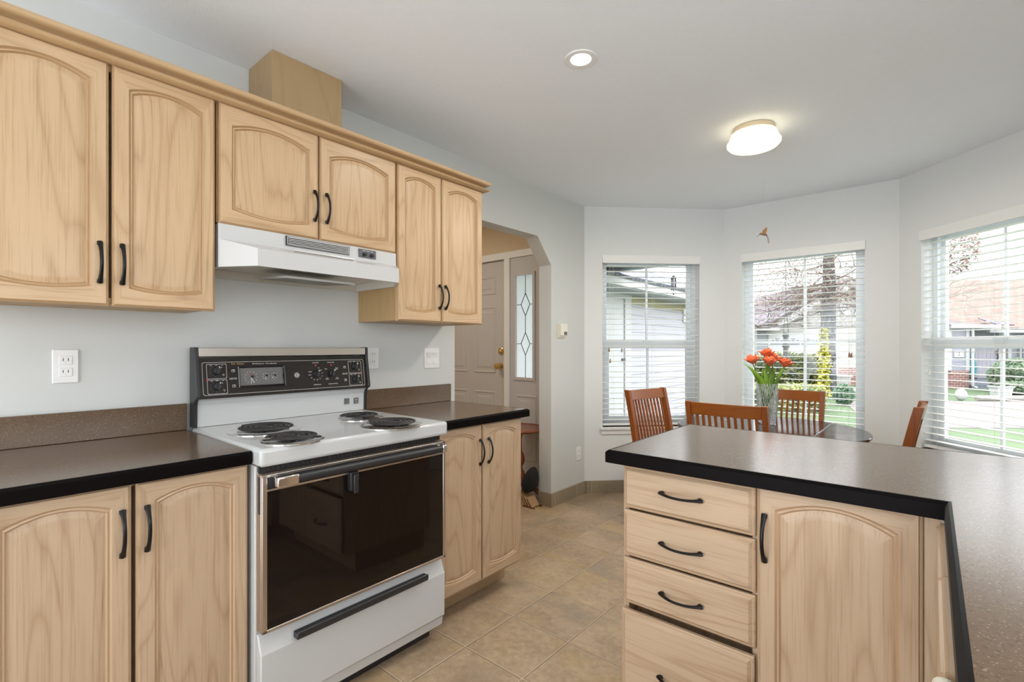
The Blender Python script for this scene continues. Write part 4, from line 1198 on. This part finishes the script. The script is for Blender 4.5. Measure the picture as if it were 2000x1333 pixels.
mb = MB(); mb.box(-60, 60, 2.0, 70, -.1, 0)
lawn = obj('lawn', mb, M['grass'], smooth=False); lawn.location = (0, 0, GZ); tag(lawn, 'green front lawn outside the bay windows', 'lawn', kind='stuff')
def slab(name, label, cat, pts, mat, z0, z1):
    mb = MB(); mb.prism([tuple(RF(r, d)[:2]) for r, d in pts], 'z', z0, z1)
    return tag(obj(name, mb, mat, smooth=False), label, cat)
slab('driveway', 'pale concrete driveway in front of the house numbered 2', 'driveway', [(6.9, 9.3), (30, 9.3), (30, 13.9), (11.2, 13.9), (9.4, 13.9)], M['drive'], GZ, GZ + .012)
slab('front_walk', 'pale concrete walk beyond the shrubs at the house numbered 1', 'path', [(11.4, 15.8), (13.9, 15.8), (14.8, 18.4), (12.5, 18.4)], M['walk'], GZ, GZ + .014)
mb = MB(); mb.tube([RF(13.3, 14.02, GZ + .083), RF(17, 14.02, GZ + .083), RF(24, 14.02, GZ + .083)], .082, 8); tag(obj('curb', mb, M['walk']), 'long low grey curb along the far side of the driveway', 'curb')
mb = MB(); mb.ball((0, 0, .10), .14, .14, .17, 16, 10); bl = obj('bollard', mb, M['extwhite']); bl.location = RF(px(1877, 0, 14.2)[0], 14.2, GZ + .072); tag(bl, 'white rounded post stub at the edge of the driveway', 'bollard')

# ---- garage with a side door (left bay window)
gx = -1.75
g = thing('garage', 'white-sided garage wing with a slate roof outside the left bay window', 'building', (gx, 2.95, 0), 0)
mb = MB(); mb.box(-5.5, 0, 0, 8.2, GZ, 2.14); obj('siding_wall', mb, M['siding_w'], g, smooth=False)
mb = MB(); mb.box(0, .012, 0, 8.2, 1.99, 2.14); obj('olive_band', mb, M['extolive'], g, smooth=False)  # olive-tan band along the top of the siding
mb = MB(); mb.prism([(0.02, 2.135), (.47, 2.135), (.47, 2.150), (.02, 2.150)], 'y', .0, 8.6); obj('soffit', mb, M['soffit_grey'], g, smooth=False)
mb = MB(); mb.box(.455, .50, 0, 8.65, 2.15, 2.29); obj('fascia', mb, M['extwhite'], g, bevel=.01)
mb = MB(); mb.loft([[(.52, 0, 2.27), (.52, 8.7, 2.27)], [(-2.75, 0, 3.75), (-2.75, 5.4, 3.75)], ], closed=False)
mb.loft([[(.52, 8.7, 2.27), (-6.0, 8.7, 2.27)], [(-2.75, 5.4, 3.75), (-2.75, 5.4, 3.75)]], closed=False)
mb.loft([[(-6.0, 0, 2.27), (-6.0, 8.7, 2.27)], [(-2.75, 0, 3.75), (-2.75, 5.4, 3.75)]], closed=False)
ro = obj('roof', mb, M['sh_grey'], g, smooth=False); sm = ro.modifiers.new('thick', 'SOLIDIFY'); sm.thickness = .05; sm.offset = -1
mb = MB(); mb.box(0, .02, 3.05, 3.98, .06, 2.06); gd = obj('door', mb, M['extwhite'], g, bevel=.003)
mb = MB(); mb.box(.0, .045, 3.97, 4.19, .06, 2.06); mb.box(0, .05, 2.95, 4.20, 2.06, 2.14); obj('door_trim', mb, M['extwhite'], g, smooth=False)
mb = MB(); mb.T = Matrix.Translation((.02, 3.90, 1.03)) @ Matrix.Rotation(PI / 2, 4, 'Y'); mb.lathe([(.03, 0), (.03, .008), (.012, .012), (.012, .035), (.03, .045), (.028, .06), (.001, .066)], n=14)
mb.T = Matrix.Translation((.02, 3.89, 1.19)) @ Matrix.Rotation(PI / 2, 4, 'Y'); mb.lathe([(.03, 0), (.03, .014), (.001, .018)], n=14)
obj('door_knob', mb, M['darkgrey'], gd)
for z in (1.83, 1.98):
    mb = MB(); mb.box(.012, .045, 6.60, 6.78, z - .062, z + .062); obj('wall_tile', mb, M['plate'], g, bevel=.004)
for z in (1.83, 1.98):
    mb = MB(); mb.box(.045, .047, 6.67, 6.70, z - .02, z + .02); obj('dark_mark', mb, M['darkgrey'], g, smooth=False)
wc = thing('wind_chime', 'small dark metal wind chime hanging outside the left bay window', 'wind chime', (-.19, 5.28, 2.08), 0)
mb = MB(); mb.lathe([(.001, .055), (.010, .05), (.024, .035), (.036, .018), (.034, .008), (.001, .008)], n=16); mb.tube([(0, 0, .05), (0, 0, .0)], .003, 6); obj('chime_top', mb, M['iron'], wc)
mb = MB(); mb.tube([(0, 0, .05), (0, 0, 2.402 - 2.08)], .0012, 5); obj('string', mb, M['iron'], wc)
for k in range(5):
    a = k * 2 * PI / 5; mb = MB(); mb.tube([(.027 * math.cos(a), .027 * math.sin(a), .010), (.027 * math.cos(a), .027 * math.sin(a), -.10 - .012 * k)], .0055, 8); obj('chime_tube', mb, M['iron'], wc)
mb = MB(); mb.tube([(0, 0, .01), (0, 0, -.17)], .001, 5); mb.box(-.010, .010, -.002, .002, -.19, -.168); obj('clapper', mb, M['iron'], wc)
pr_ = thing('porch_roof', 'grey perforated porch soffit at the top left of the left bay window', 'porch roof', (0, 0, 0), 0)
mb = MB(); mb.box(-1.62, -.15, 3.12, 5.90, 2.402, 2.43); obj('soffit', mb, M['perf'], pr_, smooth=False)
mb = MB(); mb.box(-1.62, -.15, 5.90, 5.99, 2.37, 2.50); obj('gutter', mb, plain('gutter_grey', (.40, .45, .46), .4), pr_, bevel=.01)
mb = MB(); mb.box(-1.62, -.15, 3.12, 5.95, 2.43, 2.52); obj('roof_deck', mb, M['sh_grey'], pr_, smooth=False)

# ---- houses, built in a frame turned like the street (local x to the right, local y away)
def house(name, label, d):
    return thing(name, label, 'house', RF(0, d, 0), TH)
def X_(u, d): return (u - 1000) / F * d
def Z_(v, d): return CZ - (v - 679.2) / F * d

D1 = 20.0
h1 = house('house', 'white gabled house numbered 1 across the lawn, beyond the middle bay window', D1)
xl, xr, xp = X_(1478, D1), X_(1735, D1), X_(1655, D1)
ze, zp = Z_(641, D1), Z_(562, D1)
zr = zp - (zp - ze) * (xr - xp) / (X_(1800, D1) - xp)
mb = MB(); mb.prism([(xl, GZ), (xr, GZ), (xr, zr), (xp, zp), (xl, ze)], 'y', 0, 6); obj('gable_wall', mb, M['siding_c'], h1, smooth=False)
rk = .24
sl_ = (zp - ze) / (xp - xl)
def rake(xa, za, xb, zb, nm='rake_board'):
    mb = MB(); mb.prism([(xa, za - .02), (xb, zb - .02), (xb, zb + .30), (xa, za + .30)], 'y', -.35, -.25); obj(nm, mb, M['extwhite'], h1, smooth=False)
xo = xl - .0; zo = ze
rake(X_(1512, D1), Z_(641, D1), xp, zp - (zp - ze) * .0 + .0)
rake(xp, zp, xr + .15, zr - .08)
for xe, zz in ((X_(1500, D1), Z_(636, D1) + .10), (xr + .15, zr + .25)):
    mb = MB(); mb.loft([[(xe, -.35, zz), (xe, 7, zz)], [(xp, -.35, zp + .33), (xp, 7, zp + .33)]], closed=False)
    ro = obj('roof_slope', mb, M['sh_purple'], h1, smooth=False); sm = ro.modifiers.new('thick', 'SOLIDIFY'); sm.thickness = .06
# lower wing to the left with a roof sloping toward the lawn
xw = X_(1380, D1)
mb = MB(); mb.box(xw, xl + .8, 1.2, 7, GZ, ze); obj('wing_wall', mb, M['siding_c'], h1, smooth=False)
mb = MB(); mb.loft([[(xw, .6, ze + .02), (xl + 2.2, .6, ze + .02)], [(xw, 5.0, ze + 1.15), (xl + 4.2, 5.0, ze + 1.15)]], closed=False); ro = obj('wing_roof', mb, M['sh_red'], h1, smooth=False); ro.modifiers.new('thick', 'SOLIDIFY').thickness = .06
mb = MB(); mb.loft([[(X_(1440, D1), -.35, ze + .02), (X_(1512, D1), -.35, ze + .02)], [(X_(1520, D1), 2.0, ze + .95), (X_(1580, D1), 2.0, ze + .95)]], closed=False); ro = obj('valley_roof', mb, M['sh_purple'], h1, smooth=False); ro.modifiers.new('thick', 'SOLIDIFY').thickness = .06
mb = MB(); mb.box(X_(1440, D1), X_(1512, D1), -.42, -.30, ze - .12, ze + .04); obj('gutter', mb, M['extwhite'], h1, bevel=.01)
# siding panel with the number, garage door with sunburst lights
mb = MB(); mb.box(X_(1478, D1), X_(1497, D1), -.02, 0, GZ, ze - .15); obj('side_panel', mb, M['siding_b'], h1, smooth=False)
mb = MB(); mb.box(X_(1481, D1), X_(1494, D1), -.05, -.021, Z_(696, D1), Z_(684, D1)); obj('number_plaque', mb, M['extwhite'], h1, smooth=False)
mb = MB(); mb.text('1', .20, Matrix.Translation((X_(1487.5, D1), -.053, Z_(690, D1))) @ Matrix.Rotation(PI / 2, 4, 'X'), .002); obj('house_number', mb, M['darkgrey'], h1, smooth=False)
mb = MB(); mb.box(X_(1500, D1), X_(1606, D1), -.03, 0, GZ, Z_(654, D1))
gdoor = obj('garage_door', mb, M['extwhite'], h1, smooth=False)
for u in (1517, 1548, 1578, 1602):
    mb = MB(); x = X_(u, D1); z = Z_(671.5, D1); r = .27
    mb.box(x - r, x + r, -.045, -.03, z - .035, z)
    for a0, a1 in ((.25, .75), (1.2, 1.9), (2.4, 2.9)):
        p = [(x + r * .92 * math.cos(a0), z + .05 + r * .62 * math.sin(a0)), (x + r * .92 * math.cos(a1), z + .05 + r * .62 * math.sin(a1)), (x + r * .35 * math.cos(a1), z + .03 + r * .25 * math.sin(a1)), (x + r * .35 * math.cos(a0), z + .03 + r * .25 * math.sin(a0))]
        mb.prism(p, 'y', -.045, -.03)
    obj('sunburst_light', mb, M['exglass'], gdoor, smooth=False)
mb = MB(); mb.T = Matrix.Translation((xp, -.02, Z_(600, D1))) @ Matrix.Rotation(PI / 2, 4, 'X'); mb.loft([[(r * math.cos(2 * PI * k / 28), r * math.sin(2 * PI * k / 28), z) for k in range(28)] for r, z in ((.34, 0), (.34, .05), (.26, .05), (.26, .02), (.01, .02))]); obj('round_vent', mb, M['extwhite'], h1)
mb = MB(); mb.prism([(X_(1620, D1), Z_(588, D1)), (X_(1692, D1), Z_(588, D1)), (xp, zp - .10)], 'y', -.05, -.02); obj('gable_shingles', mb, plain('gable_shingle', (.52, .50, .47), .8, noise=.3, nscale=20), h1, smooth=False)
mb = MB(); mb.box(X_(1633, D1), X_(1680, D1), -.10, 0, GZ, Z_(718, D1)); obj('brick_base', mb, M['brick'], h1, smooth=False)
for u in (1630, 1683):
    mb = MB(); mb.box(X_(u - 3, D1), X_(u + 3, D1), -.12, 0, GZ, Z_(655, D1)); obj('corner_board', mb, M['extwhite'], h1, smooth=False)

D2 = 18.4
h2 = house('house', 'house numbered 2 with a broad red-brown shingle roof beyond the right bay window', D2)
xa = X_(1838, D2)
mb = MB(); mb.box(xa, 27, 1.3, 9, GZ, Z_(640, D2)); obj('front_wall', mb, M['siding_b'], h2, smooth=False)
mb = MB(); mb.loft([[(xa - .4, .2, Z_(639, D2)), (28, .2, Z_(639, D2))], [(xa - .4, 4.8, 4.45), (28, 4.8, 4.45)]], closed=False); ro = obj('roof', mb, M['sh_red'], h2, smooth=False); ro.modifiers.new('thick', 'SOLIDIFY').thickness = .06
for u0, u1, u2 in ((1836, 1850, 1890), (1934, 1944, 1965)):
    mb = MB(); mb.loft([[(X_(u0, D2), -.3, Z_(637, D2)), (X_(u2, D2), -.3, Z_(637, D2))], [(X_(u1, D2), .7, Z_(621, D2)), (X_(u1, D2) + .1, .7, Z_(621, D2))]], closed=False); ro = obj('dormer_hip', mb, M['sh_purple'], h2, smooth=False); ro.modifiers.new('thick', 'SOLIDIFY').thickness = .04
mb = MB(); mb.box(X_(1843, D2), X_(1938, D2), -.35, -.20, Z_(642, D2), Z_(635, D2)); mb.box(X_(1936, D2), 27, .05, .2, Z_(650, D2), Z_(644, D2)); obj('gutter', mb, M['extwhite'], h2, smooth=False)
mb = MB(); mb.box(X_(1843, D2), X_(1938, D2), -.22, 1.3, Z_(643, D2), Z_(641, D2)); obj('porch_soffit', mb, M['soffit_grey'], h2, smooth=False)
mb = MB(); mb.box(X_(1851, D2), X_(1886, D2), -.10, .5, Z_(724, D2), Z_(642, D2)); obj('pillar_siding', mb, M['siding_b'], h2, smooth=False)
mb = MB(); mb.box(X_(1851, D2), X_(1886, D2), -.14, .5, GZ, Z_(724, D2)); obj('brick_base', mb, M['brick'], h2, smooth=False)
for u0, u1 in ((1846, 1853), (1881, 1888)):
    mb = MB(); mb.box(X_(u0, D2), X_(u1, D2), -.13, .5, Z_(724, D2), Z_(642, D2)); obj('corner_board', mb, M['extwhite'], h2, smooth=False)
mb = MB(); x = X_(1890, D2); mb.tube([(x, -.2, Z_(640, D2)), (x, -.2, GZ + .12), (x + .08, -.3, GZ + .05)], .045, 8); obj('downspout', mb, M['extwhite'], h2)
mb = MB(); mb.box(X_(1858, D2), X_(1876, D2), -.13, -.10, Z_(698, D2), Z_(686, D2)); obj('number_plaque', mb, M['extwhite'], h2, smooth=False)
mb = MB(); mb.text('2', .20, Matrix.Translation((X_(1867, D2), -.133, Z_(692, D2))) @ Matrix.Rotation(PI / 2, 4, 'X'), .002); obj('house_number', mb, M['darkgrey'], h2, smooth=False)
DD = D2 + 1.28
mb = MB(); mb.box(X_(1900, DD), X_(1946, DD), 1.22, 1.3, GZ + .3, Z_(655, DD))
for k in range(1, 6): mb.box(X_(1900 + 8 * k, DD) - .006, X_(1900 + 8 * k, DD) + .006, 1.215, 1.22, GZ + .32, Z_(657, DD))
dr2 = obj('entry_door', mb, M['lavdoor'], h2, smooth=False)
mb = MB(); x = X_(1942, DD); mb.tube([(x, 1.17, Z_(692, DD)), (x, 1.13, Z_(697, DD)), (x, 1.17, Z_(703, DD))], .022, 8); mb.ball((x, 1.18, Z_(688, DD)), .05, .04, .05, 10, 6); obj('door_handle', mb, M['iron'], dr2)
mb = MB(); mb.box(X_(1895, DD), X_(1900, DD), 1.18, 1.3, GZ + .3, Z_(648, DD)); mb.box(X_(1946, DD), X_(1952, DD), 1.18, 1.3, GZ + .3, Z_(648, DD)); mb.box(X_(1964, DD), X_(1971, DD), 1.18, 1.3, GZ + .3, Z_(648, DD)); mb.box(X_(1952, DD), X_(1964, DD), 1.25, 1.3, GZ + .3, Z_(648, DD)); obj('door_trim', mb, M['extwhite'], h2, smooth=False)
mb = MB(); mb.box(X_(1893, D2), X_(1960, D2), .25, 1.3, GZ, GZ + .30); mb.box(X_(1893, D2), X_(1952, D2), -.1, .25, GZ, GZ + .15); obj('steps', mb, M['stepgrey'], h2, smooth=False)
for (u0, u1) in ((1988, 2020), (2028, 2060)):
    mb = MB(); mb.box(X_(u0, DD), X_(u1, DD), 1.2, 1.3, Z_(725, DD), Z_(655, DD)); wf = obj('window', mb, M['extwhite'], h2, smooth=False)
    mb = MB(); mb.box(X_(u0 + 4, DD), X_(u1 - 4, DD), 1.18, 1.2, Z_(721, DD), Z_(659, DD)); obj('pane', mb, M['exglass'], wf, smooth=False)

um = thing('parasol', 'closed teal parasol leaning beside the door of the house numbered 2', 'parasol', RF(X_(1898, 19.2), 19.2, GZ + .302), 0)
mb = MB(); mb.lathe([(.07, .55), (.14, .48), (.10, .75), (.13, 1.0), (.09, 1.15), (.02, 1.22)], n=12); pass
mb = MB(); mb.lathe([(.05, .12), (.13, .16), (.15, .45), (.11, .68), (.07, .78), (.10, .86), (.09, 1.05), (.02, 1.10)], n=12, caps=(True, True)); obj('canopy', mb, M['teal'], um)
mb = MB(); mb.tube([(0, 0, .02), (0, 0, 1.18)], .018, 8); mb.lathe([(.16, 0), (.16, .05), (.03, .09)], n=14, caps=(True, True)); obj('pole', mb, M['iron'], um)

def leaf_cloud(mb, fn, n, size, flat=.5):
    for _ in range(n):
        c = fn(); c.z = max(c.z, size * 1.35); a = Vector((random.gauss(0, 1), random.gauss(0, 1), random.gauss(0, 1))).normalized(); b = a.orthogonal().normalized(); s = size * random.uniform(.6, 1.3)
        mb.add([c - a * s, c + b * s * flat, c + a * s, c - b * s * flat], [(0, 1, 2, 3)])

def hedge(name, label, u0, u1, d, zt, depth, mat, n, size, bumps=.06):
    x0, x1 = X_(u0, d), X_(u1, d)
    h = thing(name, label, 'hedge', RF(0, d, GZ), TH)
    mb = MB(); mb.box(x0 + .06, x1 - .06, .06, depth - .06, 0, zt - GZ - .06); obj('branch_core', mb, M['shrub'], h, smooth=False)
    mb = MB()
    def fn():
        s = random.random()
        if s < .55: return Vector((random.uniform(x0, x1), random.gauss(0, .04), random.uniform(.02, zt - GZ)))
        if s < .85: return Vector((random.uniform(x0, x1), random.uniform(0, depth), zt - GZ + random.gauss(0, bumps)))
        return Vector((random.choice((x0, x1)) + random.gauss(0, .03), random.uniform(0, depth), random.uniform(.02, zt - GZ)))
    leaf_cloud(mb, fn, n, size); obj('foliage', mb, mat, h, smooth=False, recalc=False)
    return h
hedge('hedge', 'tall mottled green hedge behind the tulips, beyond the middle bay window', 1440, 1608, 15.9, Z_(699, 15.9), 1.0, M['hedge'], 5200, .07)
hedge('hedge', 'low yellow-green clipped hedge in front of the tall hedge', 1420, 1612, 11.6, Z_(757, 11.6), .6, M['hedgelow'], 2600, .05, .03)

tr = thing('tree', 'mottled grey tree trunk with bare twiggy crown outside the middle bay window', 'tree', RF(X_(1618, 15.2), 15.2, GZ), TH)
mb = MB(); mb.tube([(0, 0, 0), (.0, 0, .5), (-.01, 0, 1.5), (0, 0, 2.6), (.02, 0, 3.6), (0, 0, 4.6)], [.26, .22, .205, .20, .18, .14], 16); obj('trunk', mb, M['bark'], tr)
mb = MB()
rr = random.Random(3)
def branch(p, dvec, L, r, depth):
    pts = [p]; q = p.copy(); dv = dvec.copy()
    for k in range(4):
        dv = (dv + Vector((rr.gauss(0, .25), rr.gauss(0, .25), rr.gauss(-.04, .22)))).normalized(); q = q + dv * L / 4; q.z = max(q.z, 2.2); pts.append(q.copy())
    mb.tube(pts, [r * (1 - .2 * k) for k in range(5)], 4, False)
    if depth > 0:
        for _ in range(5):
            branch(pts[rr.randint(1, 4)], (dv + Vector((rr.gauss(0, .8), rr.gauss(0, .8), rr.gauss(0, .6)))).normalized(), L * .60, r * .5, depth - 1)
for k in range(22):
    a = 2 * PI * k / 22; z = rr.uniform(2.75, 4.3)
    branch(Vector((0, 0, z)), Vector((math.cos(a), math.sin(a) * .8, rr.uniform(-.3, .2))).normalized(), rr.uniform(1.5, 2.6), .026, 3)
obj('twigs', mb, M['twig'], tr, recalc=False)
mb = MB()
leaf_cloud(mb, lambda: Vector((rr.gauss(-.9, 1.5), rr.gauss(0, 1.0), rr.uniform(2.8, 4.9) + rr.gauss(0, .15))), 15000, .036, .35); obj('dry_leaves', mb, M['brownleaf'], tr, smooth=False, recalc=False)
iv = thing('ivy_column', 'bright yellow-green evergreen column growing up the left side of the trunk', 'evergreen', RF(X_(1609, 14.93), 14.93, GZ), TH)
mb = MB()
leaf_cloud(mb, lambda: (lambda z: Vector((random.gauss(0, .075 * (1.25 - z / 3.2)), random.gauss(0, .07), z)))(random.uniform(0, 2.1)), 1900, .055); obj('foliage', mb, M['ivy'], iv, smooth=False, recalc=False)
mb = MB(); mb.tube([(0, 0, 0), (.02, 0, 1.2), (0, 0, 2.3)], [.03, .022, .01], 6); obj('stem', mb, M['twig'], iv)
def shrub(label, u, d, r, h, mat, n=900, size=.05):
    s = thing('shrub', label, 'shrub', RF(X_(u, d), d, GZ), TH)
    mb = MB(); mb.ball((0, 0, h * .5), r * .86, r * .86, h * .47, 14, 10); obj('branch_core', mb, M['shrub'], s)
    mb = MB()
    def fn():
        v = Vector((random.gauss(0, 1), random.gauss(0, 1), random.gauss(0, 1))).normalized(); return Vector((v.x * r, v.y * r, h * .5 + v.z * h * .5))
    leaf_cloud(mb, fn, n, size); obj('foliage', mb, mat, s, smooth=False, recalc=False)
    return s
shrub('round dark green shrub right of the tree trunk on the lawn', 1648, 13.0, .22, .56, M['shrub'])
shrub('large loose green shrub by the steps of the house numbered 2', 1990, 16.6, .75, 1.15, M['bushes'], 2200, .09)
shrub('low green shrub next to the white planter box', 1984, 15.6, .45, .45, M['bushes'], 900, .07)
shrub('tall green shrub under the far window of the house numbered 2', 2092, 16.6, .8, 1.3, M['bushes'], 2000, .09)
pl = thing('planter', 'white rectangular planter box on the grass strip by the steps', 'planter', RF(X_(1955, 15.2), 15.2, GZ), TH)
mb = MB(); mb.loft([[(-w, -dd_, z), (w, -dd_, z), (w, dd_, z), (-w, dd_, z)] for w, dd_, z in ((.21, .12, .02), (.25, .15, .30), (.28, .17, .30), (.28, .17, .34), (.25, .15, .34), (.24, .14, .28))], True, True, True); obj('box', mb, M['extwhite'], pl, bevel=.005)
mb = MB(); leaf_cloud(mb, lambda: Vector((random.uniform(-.2, .2), random.uniform(-.1, .1), random.uniform(.3, .44))), 120, .05); obj('plants', mb, M['bushes'], pl, smooth=False, recalc=False)
tp = thing('plant_pot', 'terracotta pot standing on the steps behind the white planter', 'pot', RF(X_(1955, 18.9), 18.9, GZ + .30), TH)
mb = MB(); mb.lathe([(.12, 0), (.20, .38), (.23, .38), (.23, .46), (.19, .46), (.18, .38)], n=18, caps=(True, True)); obj('pot_body', mb, M['terra'], tp)
pt = thing('plant_pot', 'white tapered pot in front of the brick base of the house numbered 1', 'pot', RF(X_(1647, 18.6), 18.6, GZ), TH)
mb = MB(); mb.lathe([(.13, 0), (.27, .44), (.30, .44), (.30, .50), (.26, .50), (.25, .42)], n=20, caps=(True, True)); obj('pot_body', mb, M['extwhite'], pt)
bt = thing('tree', 'small brown-leaved tree at the left side of the right bay window', 'tree', RF(X_(1852, 16.5), 16.5, GZ), TH)
mb = MB(); mb.tube([(0, 0, 0), (-.1, 0, 2.0), (-.05, 0, 3.6), (0, 0, 5.2)], [.10, .08, .05, .02], 8)
for k in range(16):
    a = rr.uniform(0, 2 * PI); z = rr.uniform(4.0, 5.0); q = Vector((-.05, 0, z)); e_ = q + Vector((math.cos(a) * rr.uniform(.4, .8), math.sin(a) * .6, rr.uniform(.1, .5))); mb.tube([q, (q + e_) / 2 + Vector((0, 0, .05)), e_], [.02, .013, .006], 5)
bt.location = RF(X_(1840, 16.5), 16.5, GZ)
obj('trunk', mb, M['twig'], bt)
mb = MB()
def fnb():
    v = Vector((rr.gauss(0, 1), rr.gauss(0, 1), rr.gauss(0, 1))).normalized() * rr.uniform(.4, 1.0) ** .5
    return Vector((.15 + v.x * .95, v.y * .9, 4.85 + v.z * .95))
leaf_cloud(mb, fnb, 3200, .055); obj('foliage', mb, M['brownleaf'], bt, smooth=False, recalc=False)

FDd = 4.42
bf = thing('bird_feeder', 'grey tube bird feeder hanging from a bracket outside the middle bay window', 'bird feeder', RF(X_(1535, FDd), FDd, Z_(697, FDd)), TH)
hz = Z_(652, FDd) - Z_(697, FDd)
mb = MB(); mb.lathe([(.022, 0), (.022, hz * .9)], n=16, caps=(True, True)); obj('seed_tube', mb, M['feedtube'], bf)
mb = MB(); mb.lathe([(.029, hz * .86), (.027, hz * .95), (.016, hz * 1.05), (.002, hz * 1.08)], n=16, caps=(True, False)); mb.lathe([(.030, hz * .40), (.030, hz * .52)], n=16, caps=(True, True)); mb.lathe([(.034, -.012), (.030, .006)], n=16, caps=(True, True)); mb.tube([(0, -.02, .03), (0, -.06, .02)], .004, 6); mb.tube([(.02, 0, .02), (.062, 0, -.016)], .005, 6); obj('feeder_cap', mb, M['feed'], bf)
top = 2.12 - Z_(697, FDd)
mb = MB(); mb.tube([(-.024, 0, hz * .9), (-.010, 0, hz + .15), (0, 0, hz + .19), (0, 0, top)], .003, 5); mb.tube([(.024, 0, hz * .9), (.010, 0, hz + .15), (0, 0, hz + .19)], .003, 5); obj('hanger', mb, M['feed'], bf)
wpt = Matrix.Rotation(-TH, 3, 'Z') @ (Vector((bf.location.x, 3.95, 2.16)) - bf.location)
mb = MB(); mb.tube([(0, 0, top - .01), (0, 0, top + .02), wpt * .5 + Vector((0, 0, top * .5 + .03)), wpt], .006, 6); obj('bracket', mb, M['iron'], bf)
